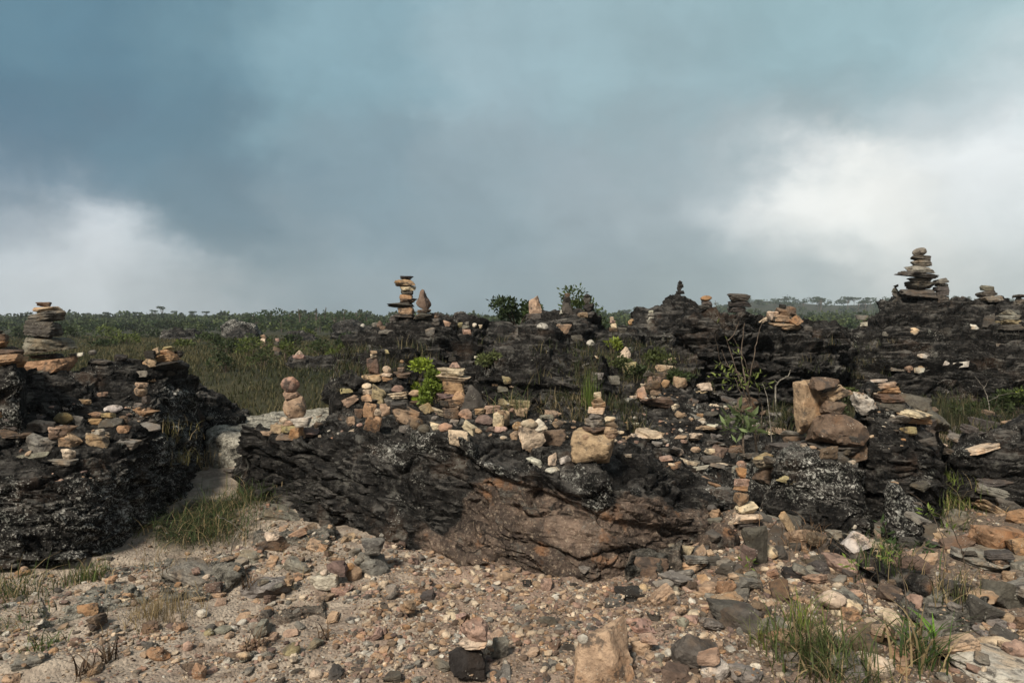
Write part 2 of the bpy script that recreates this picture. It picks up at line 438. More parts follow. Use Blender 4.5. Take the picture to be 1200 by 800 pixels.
outcrop('black outcrop at the left edge, its front face thick with white lichen dots', [
 (-80, 4.3, [(640, 4.35, 0, 1), (570, 4.45, 0, 1), (533, 4.7, 0, .4), (495, 5.4), (450, 5.6), (436, 6.0)]),
 (0, 4.5, [(620, 4.52, 0, 1), (565, 4.6, 0, .7), (533, 4.8, 0, .2), (493, 5.4), (450, 5.7), (434, 6.1)]),
 (60, 4.6, [(620, 4.62, 0, 1.1), (575, 4.7, 0, .9), (537, 4.9, 0, .1), (495, 5.5), (450, 5.9), (432, 6.3)]),
 (120, 4.85, [(605, 4.9, 0, 1.1), (565, 5.0, 0, .9), (524, 5.2, 0, .2), (485, 5.8), (450, 6.2), (427, 6.6)]),
 (170, 5.35, [(588, 5.4, 0, 1.1), (550, 5.45, 0, 1), (507, 5.65, 0, .6), (475, 6.1, 0, .9), (448, 6.5), (425, 6.9)]),
 (215, 6.1, [(570, 6.1, 0, 1), (535, 6.2, 0, 1), (500, 6.5, 0, .9), (470, 6.8, 0, 1), (450, 7.0, 0, .9), (430, 7.4)]),
 (234, 6.8, [(562, 6.8, 0, .8), (545, 6.9, 0, 1), (522, 7.1, 0, 1), (500, 7.3, 0, 1), (480, 7.5, 0, .9), (462, 7.8)]),
], seed=23, amp=.55, strata=.8, res=1.5)
outcrop('dark lichened rock corner below the stones at the far left edge', [
 (-70, 5.1, [(470, 5.15, 0, .6), (440, 5.2), (424, 5.4), (420, 5.9)]),
 (0, 5.05, [(475, 5.1, 0, .9), (445, 5.15, 0, .3), (425, 5.35), (420, 5.9)]),
 (24, 5.05, [(480, 5.1, 0, 1.2), (460, 5.15, 0, 1.2), (432, 5.35, 0, .6), (428, 5.8)]),
], seed=31, amp=.35, res=1.5, end=12)
outcrop('dark lichen-dotted bank behind the left outcrop sloping down to the path', [
 (190, 7.6, [(500, 7.7, 0, .8), (465, 7.9, 0, .7), (442, 8.3), (432, 8.9)]),
 (240, 7.7, [(508, 7.8, 0, 1), (485, 8.0, 0, 1), (464, 8.3, 0, .4), (455, 8.9)]),
 (285, 7.9, [(512, 8.0, 0, 1), (502, 8.1, 0, 1), (490, 8.3, 0, .4), (484, 8.9)]),
], seed=37, amp=.5, res=1.6)
outcrop('low flat pale grey slab beside the path', [
 (242, 7.2, [(533, 7.25), (515, 7.3), (506, 7.7), (500, 8.2)]),
 (300, 7.1, [(535, 7.15), (513, 7.25), (500, 7.8), (490, 8.6)]),
 (350, 7.2, [(530, 7.25), (508, 7.4), (497, 7.9), (487, 8.8)]),
 (410, 7.2, [(525, 7.25), (508, 7.4), (495, 7.9), (487, 8.8)]),
], seed=41, amp=.22, pale=1.0, lich0=.5, strata=.5, res=1.6)
outcrop('black mound with the tall tan cairn on its summit', [
 (390, 8.3, [(450, 8.5), (434, 8.8), (424, 9.1), (418, 9.5)]),
 (420, 8.2, [(445, 8.4), (418, 8.8), (398, 9.2), (390, 9.7)]),
 (450, 8.1, [(442, 8.3), (408, 8.8), (383, 9.3), (376, 9.8)]),
 (480, 8.1, [(442, 8.3), (405, 8.7), (378, 9.2), (371, 9.7)]),
 (508, 8.1, [(445, 8.3), (410, 8.7), (381, 9.1), (372, 9.7)]),
 (535, 8.2, [(445, 8.4), (418, 8.8), (392, 9.2), (379, 9.8)]),
 (570, 8.3, [(450, 8.5), (428, 8.9), (408, 9.3), (390, 9.9)]),
], seed=53, amp=.6, s=1.3, res=1.5)
outcrop('low black ledge with small cairns in front of the cairn mound', [
 (392, 7.2, [(480, 7.3), (460, 7.35), (450, 7.6), (446, 8.0)]),
 (440, 7.1, [(480, 7.2), (456, 7.3), (444, 7.5), (440, 8.0)]),
 (480, 7.2, [(482, 7.3), (460, 7.4), (446, 7.6), (441, 8.0)]),
], seed=59, amp=.4, res=1.6)
outcrop('broad dark rounded boulder right of the bright green bush', [
 (560, 7.5, [(455, 7.6), (440, 7.75), (428, 8.0), (420, 8.5)]),
 (600, 7.35, [(458, 7.45), (428, 7.65), (404, 8.0), (396, 8.6)]),
 (638, 7.3, [(460, 7.35), (420, 7.6), (386, 8.0), (375, 8.5)]),
 (680, 7.3, [(465, 7.35), (440, 7.6), (412, 8.0), (402, 8.5)]),
 (716, 7.3, [(475, 7.35), (455, 7.5), (434, 7.8), (424, 8.3)]),
], seed=61, amp=.5, s=1.2, strata=1.1, res=1.5)
outcrop('long low dark ridge behind the broad dark boulder', [
 (530, 10.6, [(410, 10.8), (392, 11.1), (381, 11.6), (377, 12.2)]),
 (565, 10.5, [(410, 10.7), (393, 11.1), (382, 11.6), (378, 12.2)]),
 (610, 10.4, [(412, 10.6), (395, 11), (384, 11.5), (379, 12.2)]),
 (650, 10.2, [(412, 10.3), (390, 10.6), (376, 11.0), (371, 11.6)]),
 (680, 10.0, [(415, 10.1), (388, 10.4), (372, 10.8), (367, 11.4)]),
 (705, 10.2, [(420, 10.3), (404, 10.6), (393, 11.0), (388, 11.6)]),
 (750, 10.6, [(425, 10.7), (412, 11), (404, 11.4), (400, 12.0)]),
], seed=67, amp=.6, s=1.5, res=1.5)
outcrop('dark broken slope between the broad boulder and the layered wall', [
 (690, 8.2, [(468, 8.3), (446, 8.6), (425, 9.2), (408, 10.2)]),
 (740, 8.0, [(475, 8.1), (448, 8.5), (420, 9.3), (402, 10.4)]),
 (790, 8.0, [(478, 8.1), (450, 8.5), (420, 9.3), (398, 10.4)]),
 (830, 8.2, [(475, 8.3), (450, 8.7), (420, 9.3), (400, 10.2)]),
], seed=71, amp=.6, s=1.2, res=1.6)
outcrop('pointed black hill on the skyline with a tiny cairn on its tip', [
 (735, 13.0, [(408, 13), (388, 13.3), (376, 13.6), (370, 14)]),
 (762, 12.8, [(402, 12.9), (378, 13.2), (362, 13.6), (356, 14)]),
 (795, 12.7, [(400, 12.8), (368, 13.1), (346, 13.5), (339, 14)]),
 (820, 12.8, [(400, 12.9), (374, 13.2), (358, 13.6), (352, 14)]),
 (848, 13.0, [(405, 13.1), (385, 13.4), (374, 13.7), (368, 14)]),
], seed=73, amp=.45, s=1.7, res=1.4)
outcrop('layered dark rock wall behind the bare sapling', [
 (805, 9.2, [(478, 9.25), (440, 9.4), (405, 9.6), (384, 9.9), (376, 10.4)]),
 (830, 9.0, [(480, 9.05), (435, 9.2), (395, 9.4), (368, 9.7), (362, 10.3)]),
 (868, 9.1, [(480, 9.15), (435, 9.3), (395, 9.5), (368, 9.8), (361, 10.4)]),
 (900, 9.2, [(482, 9.3), (440, 9.4), (402, 9.6), (382, 10), (376, 10.6)]),
 (945, 9.2, [(482, 9.3), (442, 9.4), (410, 9.6), (390, 10), (385, 10.6)]),
 (990, 9.4, [(485, 9.4), (458, 9.5), (430, 9.8), (410, 10.1), (404, 10.8)]),
], seed=79, amp=.75, s=1.3, strata=1.3, res=1.35, tilt=(.04, .1, 1))
outcrop('long black layered ridge on the right skyline carrying the tall cairn', [
 (990, 10.2, [(480, 10.3), (445, 10.6), (415, 10.9), (398, 11.3), (392, 12)]),
 (1015, 10.1, [(480, 10.2), (440, 10.5), (400, 10.9), (380, 11.3), (374, 12)]),
 (1042, 10.0, [(480, 10.1), (435, 10.4), (395, 10.8), (357, 11.3), (349, 12)]),
 (1100, 9.8, [(482, 9.9), (432, 10.2), (388, 10.7), (353, 11.2), (346, 12)]),
 (1150, 9.6, [(485, 9.7), (432, 10.1), (390, 10.6), (359, 11.1), (352, 12)]),
 (1200, 9.4, [(485, 9.5), (435, 9.9), (392, 10.4), (364, 11), (357, 11.8)]),
 (1290, 9.4, [(485, 9.5), (435, 9.9), (392, 10.4), (364, 11), (357, 11.8)]),
], seed=83, amp=.7, s=1.3, strata=1.3, res=1.35, tilt=(.02, .1, 1))
outcrop('dark tilted slabs stepping down behind the thin cairn', [
 (640, 5.9, [(508, 6.1), (492, 6.5), (478, 7.0), (470, 7.4)]),
 (690, 5.8, [(525, 5.95), (500, 6.4), (478, 7.0), (466, 7.5)]),
 (740, 5.6, [(545, 5.7, 0, .5), (510, 6.3), (480, 6.9), (462, 7.5)]),
 (800, 5.35, [(565, 5.5, .1, .5), (530, 6.0, 0, .6), (490, 6.8), (460, 7.6)]),
 (850, 5.3, [(582, 5.35, .3, .6), (545, 5.8, .1, .9), (505, 6.6), (466, 7.5)]),
 (900, 5.3, [(590, 5.3, 0, .6), (550, 5.6, 0, .9), (510, 6.4), (478, 7.3)]),
 (935, 5.5, [(590, 5.5), (555, 5.7), (520, 6.3), (488, 7.2)]),
], seed=89, amp=.6, strata=1.2, tilt=(.42, -.1, 1), res=1.4, lich0=.45)
outcrop('grey-black lichened boulder under the big brown cairn', [
 (905, 5.1, [(600, 5.1, 0, .3), (572, 5.15, 0, .8), (545, 5.3, 0, 1), (532, 5.7, 0, .8)]),
 (940, 5.0, [(605, 5.0, 0, .3), (565, 5.05, 0, .8), (530, 5.2, 0, 1.1), (514, 5.7, 0, .8)]),
 (985, 4.95, [(605, 4.95, 0, .4), (570, 5.0, 0, 1), (540, 5.15, 0, 1.1), (519, 5.65, 0, .8)]),
 (1018, 4.95, [(610, 4.95, 0, .5), (585, 5.0, 0, .9), (560, 5.1, 0, 1), (540, 5.6, 0, .6)]),
], seed=97, amp=.42, strata=.4, res=1.35, end=20)
outcrop('round dark boulder with a grey sloping top, right of the big brown cairn', [
 (1004, 5.55, [(565, 5.55), (515, 5.58), (474, 5.8), (458, 6.3, 0, .7)]),
 (1040, 5.35, [(575, 5.35), (520, 5.36, 0, .6), (474, 5.7, .1, .6), (456, 6.3, 0, .7)]),
 (1078, 5.35, [(580, 5.35), (538, 5.36, 0, .5), (498, 5.65, .3, .7), (476, 6.3, .2, .6)]),
 (1108, 5.5, [(585, 5.5), (562, 5.52), (532, 5.7, .4), (512, 6.2)]),
], seed=101, amp=.4, strata=.3, res=1.4, end=12)
outcrop('small craggy rock with white-green lichen below the round dark boulder', [
 (1038, 4.85, [(622, 4.85, 0, .8), (595, 4.9, .3, 1.1), (575, 5.0, 0, 1.3), (567, 5.3, 0, 1)]),
 (1060, 4.75, [(630, 4.75, .3, 1), (605, 4.8, .3, 1.1), (585, 4.95, .1, 1.3), (574, 5.3, 0, 1)]),
 (1085, 4.7, [(638, 4.7, .3, 1), (622, 4.75, .3, 1.2), (608, 4.85, 0, 1.2), (598, 5.2, 0, 1)]),
], seed=103, amp=.35, strata=.4, res=1.4, end=10)
outcrop('dark sloping slab rock at the right edge above the brown slabs', [
 (1120, 6.1, [(550, 6.15), (537, 6.2, 0, .5), (524, 6.5, 0, .6), (518, 6.9)]),
 (1160, 5.9, [(556, 5.95), (535, 6.05, 0, .5), (512, 6.4, 0, .7), (502, 6.9)]),
 (1200, 5.8, [(560, 5.85), (530, 5.95, 0, .4), (495, 6.3, 0, .6), (484, 6.9)]),
 (1270, 5.8, [(560, 5.85), (520, 5.95), (480, 6.3), (465, 6.9)]),
], seed=107, amp=.4, strata=.9, res=1.5)
outcrop('low mossy bedrock rib running down through the right-hand rubble', [
 (975, 4.45, [(652, 4.46, .2), (640, 4.5, .4, .4), (630, 4.6, .3, .8), (624, 4.8)]),
 (1010, 4.2, [(668, 4.21, .1), (655, 4.25, .5, .6), (645, 4.35, .4, .9), (638, 4.6)]),
 (1050, 3.95, [(690, 3.96, .2), (675, 4.0, .5, .5), (663, 4.1, .5, .8), (655, 4.4)]),
 (1090, 3.75, [(705, 3.76, .4), (695, 3.8, .6, .4), (683, 3.9, .5, .7), (676, 4.2)]),
], seed=109, amp=.3, strata=.8, res=1.4, end=10, back=.3)
# far blocks in the grass field on the left
for k, (lab, px0, px1, top, bot, Y) in enumerate([
 ('stacked dark block outcrop standing in the grass left of the far cairns', 188, 235, 380, 404, 34),
 ('wide black rock hump with pale top in the grass field', 258, 305, 377, 397, 38),
 ('dark rock hump with one upright stone in the grass field', 335, 372, 384, 400, 36),
 ('low dark rocks with pale tops at the far edge of the field', 390, 428, 377, 393, 40),
 ('low black ledge with two tan rubble heaps in the field', 338, 400, 419, 437, 12.5)]):
    n = 4; cs = []
    for i in range(n+1):
        f = i/n; px = px0+(px1-px0)*f; tp = top+(bot-top)*(.45*abs(2*f-1)**2.2 if k < 4 else .1*abs(2*f-1))
        cs.append((px, Y, [(bot-1, Y+.05), ((bot+tp)/2, Y+.03*Y, 0, .4), (tp+2, Y+.045*Y, 0, 1 if k == 1 else .4), (tp, Y+.07*Y, 0, 1.2 if k == 1 else .5)]))
    outcrop(lab, cs, seed=120+k, s=2.6 if k < 4 else 1.1, amp=.5, strata=1.2, res=1.0, end=6)
def low_slab(label, px0, px1, y0, y1, h, seed, bare=.4, pale=.5, skew=.0, lich=.2):
    r = random.Random(seed); cs = []; n = 5
    for i in range(n+1):
        f = i/n; px = px0+(px1-px0)*f; e = 1-.45*abs(2*f-1)**2
        ya = y0+skew*f+r.uniform(-.05, .05)+(1-e)*.3*(y1-y0); yb = y1+skew*f+r.uniform(-.06, .06)-(1-e)*.3*(y1-y0)
        def p(y, hh): x = (px-600)/FPX*y; return (HOR+FPX*(CAMZ-float(g(x, y))-hh)/y, y, bare, lich)
        cs.append((px, ya, [p(ya+.01, h*.5), p(ya+.05, h), p((ya+yb)/2, h*1.05), p(yb, h*.6)]))
    outcrop(label, cs, seed=seed, s=.6, amp=.34, strata=.8, res=1.3, end=6, back=.12, pale=pale, tilt=(.3, .25, 1))
low_slab('smooth grey-brown bedrock slab in the left foreground gravel', 185, 278, 3.95, 4.55, .05, 201, .35, .55, .15)
low_slab('broken bedrock bank below the left end of the central outcrop', 298, 392, 4.75, 5.45, .07, 202, .55, .45, -.05)
low_slab('pale sandy bedrock ledge at the lower left', 40, 165, 3.5, 3.95, .035, 203, .3, .9, .35)
low_slab('pinkish bedrock hump in the gravel left of centre', 300, 385, 3.55, 3.85, .045, 204, .95, .25, .2)
low_slab('thin bedrock ledge under the soft grass bed', 120, 205, 4.35, 4.75, .04, 205, .4, .8, .25)
low_slab('angular brown bedrock step at the foot of the bare face', 735, 800, 4.2, 4.5, .12, 206, .5, .2, .1)
low_slab('grey bedrock rib in the lower right rubble', 1060, 1160, 3.55, 3.95, .09, 207, .25, .35, -.1)
for k, (lab, px0, px1, top, bot, Y) in enumerate([
 ('dark rock ledge half hidden in grass under the left hill line', 428, 440, 384, 396, 30),
 ('low dark slabs in the dusky grass at the foot of the right ridge', 1120, 1190, 505, 520, 7.6)]):
    outcrop(lab, [(px0, Y, [(bot, Y), (top, Y*1.02), (top-2, Y*1.06)]), (px1, Y, [(bot, Y), (top+1, Y*1.02), (top-1, Y*1.06)])], seed=140+k, s=1.0, amp=.4, res=1.2, end=8)

from mathutils.bvhtree import BVHTree
class Solid:
    def __init__(s, bvh, mw, lo, hi): s.b = bvh; s.m = mw; s.mi = mw.inverted(); s.lo = lo; s.hi = hi
SOL = []; BLO = np.zeros((0, 3)); BHI = np.zeros((0, 3)); _BC = {}
def add_solid(o):
    """remember a finished object so that later stones can come to rest on it"""
    global BLO, BHI
    me = o.data
    if me.name not in _BC:
        n = len(me.vertices); v = np.empty(n*3, np.float32); me.vertices.foreach_get('co', v); v = v.reshape(-1, 3)
        f = [tuple(p.vertices) for p in me.polygons]
        _BC[me.name] = (BVHTree.FromPolygons(v.tolist(), f), v.min(0), v.max(0))
    bv, lo, hi = _BC[me.name]
    mw = Matrix.LocRotScale(o.location, o.rotation_euler, o.scale)
    c = np.array([mw @ Vector((x, y, z)) for x in (lo[0], hi[0]) for y in (lo[1], hi[1]) for z in (lo[2], hi[2])])
    SOL.append(Solid(bv, mw, c.min(0), c.max(0))); BLO = np.vstack([BLO, c.min(0)]); BHI = np.vstack([BHI, c.max(0)])
for o in C.objects:
    if o.type == 'MESH': add_solid(o)
print('OUTCROP VERTS', TOTALV)
def cast(o, d):
    o = np.array(o, float); d = np.array(d, float); d /= np.linalg.norm(d); d = np.where(np.abs(d) < 1e-9, 1e-9, d)
    t0 = (BLO-o)/d; t1 = (BHI-o)/d
    tn = np.minimum(t0, t1).max(1); tf = np.maximum(t0, t1).min(1)
    best = None; bt = 1e9
    cand = np.nonzero((tf >= tn) & (tf > 0))[0]
    for k in cand[np.argsort(tn[cand])]:
        if tn[k] > bt: break
        s = SOL[k]; lo = s.mi @ Vector(o); ld = s.mi.to_3x3() @ Vector(d)
        h = s.b.ray_cast(lo, ld)
        if h[0] is None: continue
        p = np.array(s.m @ h[0]); t = (p-o)@d
        if t < bt:
            n = (s.mi.to_3x3().transposed() @ h[1]).normalized(); bt = t
            best = (p, np.array(n if n.dot(Vector(d)) < 0 else -n))
    return best
def cam_ray(px, py): return cast((0, 0, CAMZ), ((px-600)/FPX, 1, -(py-HOR)/FPX))
def down(x, y, top=8):
    r = cast((x, y, top), (0, 0, -1)); return float(r[0][2]) if r else g1(x, y)

# ================================================================== stones
def ico(sub):
    bm = bmesh.new(); bmesh.ops.create_icosphere(bm, subdivisions=sub, radius=1)
    V = np.array([v.co[:] for v in bm.verts]); F = np.array([[v.index for v in f.verts] for f in bm.faces]); bm.free()
    return V, F
ICO = {k: ico(k) for k in (1, 2, 3, 4, 5)}
def stone_shape(kind, seed, sub=4):
    r = np.random.default_rng(seed); V, F = ICO[sub]; V = V.copy()
    npl = {'slab': 14, 'block': 10, 'round': 20, 'tri': 7, 'leaf': 8}[kind]
    if kind in ('round', 'leaf'):
        acc = np.zeros(len(V)); pw = 18 if kind == 'round' else 90
        for i in range(npl):
            n = r.normal(size=3); n /= np.linalg.norm(n)
            acc += (np.maximum(V@n, 0)/(r.uniform(.75, .95) if kind == 'round' else r.uniform(.5, .8)))**pw
        V = V*((acc+1)**(-1/pw))[:, None]
    else:
        S = np.array([[x, y, z] for x in (-1, 1) for y in (-1, 1) for z in (-1, 1)], float)
        if kind == 'tri': S[S[:, 2] > 0, :2] *= r.uniform(.1, .35)
        S *= 1-r.uniform(0, .62, S.shape)
        if kind == 'slab': S[:, 2] *= r.uniform(.75, 1.2)
        S = np.vstack([S, r.normal(size=(3, 3))*.62]); S -= S.mean(0)
        hb = bmesh.new(); [hb.verts.new(p) for p in S]; bmesh.ops.convex_hull(hb, input=list(hb.verts))
        pl = [(np.array(f.normal), abs(float(np.array(f.normal)@np.array(f.verts[0].co)))) for f in hb.faces if f.calc_area() > 1e-4]; hb.free()
        acc = np.zeros(len(V))
        for n, d in pl: acc = np.maximum(acc, np.abs(V@n)*(V@n*np.sign(1) > 0)/max(d, .12))
        V = V/np.maximum(acc, .5)[:, None]
    if kind == 'none': V[:, :2] *= (1.25-.75*(V[:, 2:3]-V[:, 2].min())/np.ptp(V[:, 2]))
    if kind == 'leaf':
        z = (V[:, 2]-V[:, 2].min())/np.ptp(V[:, 2]); V[:, 0] *= .35+1.3*np.sin(np.clip(z*1.1+.28, 0, 1)*math.pi*.86)
    lo = V.min(0); V = (V-lo)/(V.max(0)-lo)-.5
    if sub > 2:
        Q = V*1.0+seed*3.1; nn = V/np.linalg.norm(V, axis=1, keepdims=True)
        d = .035*fbm(Q*3, 3, seed)+.03*fbm(Q*8, 3, seed+2, .6, True)+.012*fbm(Q*22, 2, seed+4)
        f1, f2, cr = voro(Q*(2.4, 2.4, 3.4), seed); d += .07*(cr-.5)*(kind != 'round')
        if kind in ('slab', 'block'):
            t = Q[:, 2]*(9 if kind == 'slab' else 6)+.4*fbm(Q*3, 2, seed+5); fl = np.floor(t); z = fl*0
            a0 = _h(fl, z, z, seed); a1 = _h(fl+1, z, z, seed)
            s = .05*((a0+(a1-a0)*ss(.6, 1, t-fl))-.5); V[:, :2] += nn[:, :2]*s[:, None]
        V = V+nn*d[:, None]
    lo = V.min(0); V = (V-lo)/(V.max(0)-lo)-.5
    return V, F
PROTO = {}
for kd in ('slab', 'block', 'round', 'tri', 'leaf'):
    PROTO[kd] = []
    for i in range({'slab': 16, 'block': 16, 'round': 8, 'tri': 6, 'leaf': 2}[kd]):
        V, F = stone_shape(kd, 100+i*7+len(kd))
        PROTO[kd].append(mesh_from('stone_'+kd, V, F, M_STONE, sharp=math.radians(24)))
COL = {  # base colour, word
 'T': ((.34, .255, .185), 'tan'), 'O': ((.33, .22, .135), 'orange-brown'), 'C': ((.50, .43, .34), 'cream'),
 'G': ((.19, .185, .17), 'grey'), 'D': ((.03, .028, .027), 'black'), 'B': ((.14, .105, .082), 'brown'),
 'Y': ((.29, .255, .155), 'yellowish'), 'W': ((.48, .47, .43), 'pale grey'), 'P': ((.33, .235, .195), 'pinkish'),
 'K': ((.085, .08, .075), 'dark grey'), 'M': ((.16, .12, .11), 'purplish brown')}
SHW = {'slab': 'flat', 'block': 'blocky', 'round': 'rounded', 'tri': 'pointed', 'leaf': 'leaf-shaped'}
def put_stone(pos, size, col, shape='block', yaw=0, tilt=0, pitch=0, rnd=None, name='stone', mesh=None):
    r = rnd or random
    me = mesh or r.choice(PROTO[shape])
    o = bpy.data.objects.new(name, me); C.objects.link(o)
    o.location = pos; o.scale = size
    o.rotation_euler = (pitch, tilt, yaw+(math.pi if r.random() < .5 and shape not in ('tri', 'leaf') else 0))
    c = COL[col][0]; v = r.uniform(.85, 1.15)
    add_solid(o)
    o.color = (min(c[0]*v, .8), min(c[1]*v*r.uniform(.96, 1.04), .8), min(c[2]*v*r.uniform(.92, 1.05), .8), 1)
    return o
ORD = ['', 'second ', 'third ', 'fourth ', 'fifth ', 'sixth ', 'seventh ', 'eighth ', 'ninth ', 'tenth ', 'eleventh ', 'twelfth ', 'thirteenth ', 'fourteenth ', 'fifteenth ', 'sixteenth ', 'seventeenth ', 'eighteenth ', 'nineteenth ', 'twentieth ']

def cairn(where, px, py, Y, stones, group=None, stepk=.98):
    """stones bottom-up: (dx, w, h, colour, shape, tilt deg). Y: (near, far) allowed distance of the surface below (px, py)."""
    hit = None; k = 0
    while k < 40:
        for dx in (0, -2, 2):
            r = cam_ray(px+dx, py+k)
            if r and Y[0] <= r[0][1] <= Y[1]: hit = r[0]; break
        if hit is not None: break
        k += 1
    if hit is None:
        y = sum(Y)/2; hit = PX(px, py, y); hit[2] = down(hit[0], y); print('CAIRN MISS', where, px, py, round(float(CAMZ-hit[2])*FPX/y+HOR))
    elif k > 3: print('cairn low', where, k)
    w0 = stones[0][1]/FPX*hit[1]
    y = hit[1]+.28*w0; x = (px-600)/FPX*y
    z = down(x, y, CAMZ+3)
    if abs(z-hit[2]) > .12*w0+.04: z = hit[2]
    z -= .12*stones[0][2]/FPX*y
    n = len(stones); zc = z
    cnt = {}
    for i, (dx, w, h, c, sh, ti) in enumerate(stones):
        u = y/FPX; W, H = w*u, h*u
        o = put_stone((x+dx*u, y+random.uniform(-.06, .06)*W, zc+H*.5), (W*1.06, W*random.uniform(.75, .95), H*1.16), c, sh, random.uniform(-.22, .22), math.radians(ti+random.uniform(-3, 3)), math.radians(random.uniform(-4, 4)), name='cairn_stone')
        zc += H*stepk
        t = n-1-i
        pos = 'lowest' if i == 0 else ORD[t].strip()+' down'
        tag(o, f'{SHW[sh]} {COL[c][1]} stone, {pos} in the {where}' if t else f'{SHW[sh]} {COL[c][1]} stone on top of the {where}', 'stone', group or f'stones of the {where}')

def pile(where, items, Y=None, group=None, name='stone', sub=None, sink=.3):
    """items: (px, py, w, h, colour, shape, tilt) laid on what the camera ray meets"""
    items = [tuple(i)+(0,)*(7-len(i)) for i in items]
    by = {}
    for it in items: by.setdefault((it[4], it[5]), []).append(it)
    for it in sorted(items, key=lambda q: -q[1]):
        px, py, w, h, c, sh, ti = it
        hit = None
        for f in (.42, .3, .5, .6, .8, 1.2):
            r = cam_ray(px, py+h*f)
            if r and (Y is None or Y[0] <= r[0][1] <= Y[1]): hit = r; break
        if hit is None: print('PILE MISS', where, px, py); continue
        y = hit[0][1]; u = y/FPX; W, H = w*u, h*u; D = W*random.uniform(.7, .9)
        if hit[1][2] < .35: D = min(D, H)*.8
        y2 = y+D*.22
        pos = PX(px, py, y2)
        o = put_stone(tuple(pos), (W*1.08, D, H*1.1), c, sh, random.uniform(-.35, .35), math.radians(ti), math.radians(random.uniform(-8, 8)), name=name)
        same = sorted(by[(c, sh)], key=lambda q: (q[0], q[1])); k = same.index(it)
        if len(same) == 1: lab = f'{SHW[sh]} {COL[c][1]} stone {where}'
        elif k == len(same)-1: lab = f'rightmost {SHW[sh]} {COL[c][1]} stone {where}'
        elif k == 0: lab = f'leftmost {SHW[sh]} {COL[c][1]} stone {where}'
        else: lab = f'{ORD[k]}{SHW[sh]} {COL[c][1]} stone from left {where}'
        tag(o, lab, 'stone', group or f'stones {where}')
pile('under the neat cairn of flat slices', [
 (695, 525, 48, 42, 'T', 'block', 2), (716, 510, 16, 8, 'T', 'block'), (686, 512, 7, 6, 'T', 'round'), (727, 507, 9, 5, 'C', 'block'), (733, 513, 8, 4, 'T', 'slab'), (735, 534, 10, 4, 'C', 'block')], Y=(4.2, 6.6))
# ------------------------------------------------------------------ cairns (bottom-up)
cairn('tall grey cairn on the left outcrop', 55, 432, (5.6, 7.6), [
 (3, 46, 17, 'O', 'block', 3), (0, 30, 6, 'K', 'slab', 0), (2, 47, 18, 'G', 'slab', -3), (-4, 20, 4, 'B', 'slab', 4), (-1, 37, 17, 'K', 'slab', 6), (3, 41, 11, 'G', 'slab', 4), (0, 27, 6, 'T', 'slab', 3), (-2, 16, 6, 'B', 'block', -5)])
cairn('small cairn on the left bank', 165, 486, (5.2, 7.5), [
 (2, 30, 8, 'O', 'slab', -4), (-2, 12, 6, 'G', 'slab', 0), (5, 9, 9, 'K', 'block', 0), (-1, 14, 11, 'T', 'round', 0), (0, 15, 5, 'T', 'slab', 2)])
cairn('round-topped pinkish cairn by the path', 342, 515, (5.7, 7.8), [
 (2, 34, 8, 'B', 'slab', 0), (-1, 22, 9, 'Y', 'block', 3), (0, 18, 7, 'T', 'slab', 0), (3, 26, 25, 'T', 'round', 4), (-1, 19, 8, 'P', 'slab', 5), (-2, 20, 16, 'P', 'round', 12)])
cairn('tallest tan cairn on the black mound', 474, 377, (8.6, 10.8), [
 (0, 24, 5, 'K', 'slab', 0), (2, 18, 9, 'T', 'block', 0), (-4, 28, 5, 'K', 'slab', -3), (4, 19, 5, 'B', 'slab', 2), (2, 16, 5, 'O', 'slab', 0), (3, 15, 5, 'K', 'slab', 0), (3, 20, 5, 'C', 'slab', 2), (1, 24, 8, 'T', 'block', -4), (2, 14, 4, 'D', 'slab', 0)])
cairn('leaf-shaped stone stack on the mound', 496, 379, (8.4, 10.8), [
 (0, 22, 8, 'K', 'block', 0), (1, 16, 4, 'B', 'slab', 0), (0, 17, 22, 'B', 'leaf', -3)])
cairn('tiny cairn right of the leaf-shaped stone', 511, 381, (8.4, 11), [
 (0, 10, 5, 'K', 'block', 0), (0, 9, 4, 'G', 'slab', 0), (1, 6, 4, 'B', 'slab', 0), (0, 4, 3, 'K', 'block', 0)])
cairn('spiky stack left of the tallest tan cairn', 447, 383, (8.4, 11), [
 (0, 12, 7, 'B', 'block', 0), (-2, 8, 6, 'B', 'tri', 0)])
cairn('broad flat-topped cairn on the central outcrop', 531, 484, (5.5, 7.3), [
 (-2, 40, 14, 'D', 'block', 0), (-4, 36, 12, 'B', 'block', 3), (-3, 37, 6, 'M', 'slab', -1), (0, 27, 13, 'O', 'block', 3), (1, 38, 8, 'C', 'slab', -2), (-1, 31, 9, 'C', 'slab', 1), (2, 13, 8, 'P', 'tri', 0), (-1, 9, 5, 'D', 'slab', 0)])
cairn('small stack on the black ledge', 471, 446, (7.0, 8.8), [
 (0, 20, 7, 'B', 'block', 0), (-1, 8, 6, 'T', 'block', 0), (0, 6, 5, 'K', 'slab', 0), (0, 5, 4, 'O', 'round', 0)])
cairn('slender cairn with a tall brown block', 437, 452, (6.2, 8.3), [
 (0, 24, 8, 'T', 'block', 0), (0, 14, 19, 'B', 'block', 4), (1, 9, 5, 'C', 'slab', 2), (1, 8, 4, 'T', 'slab', -4)])
cairn('little stack beside the slender cairn', 454, 449, (6.2, 8.3), [
 (0, 14, 6, 'O', 'slab', 0), (0, 12, 4, 'C', 'slab', 0), (-1, 10, 8, 'C', 'round', 0)])
cairn('squat cream stack left in the rubble row', 431, 470, (5.6, 7.4), [
 (0, 13, 9, 'T', 'block', 0), (0, 12, 6, 'C', 'slab', 0), (-1, 11, 7, 'C', 'round', 0)])
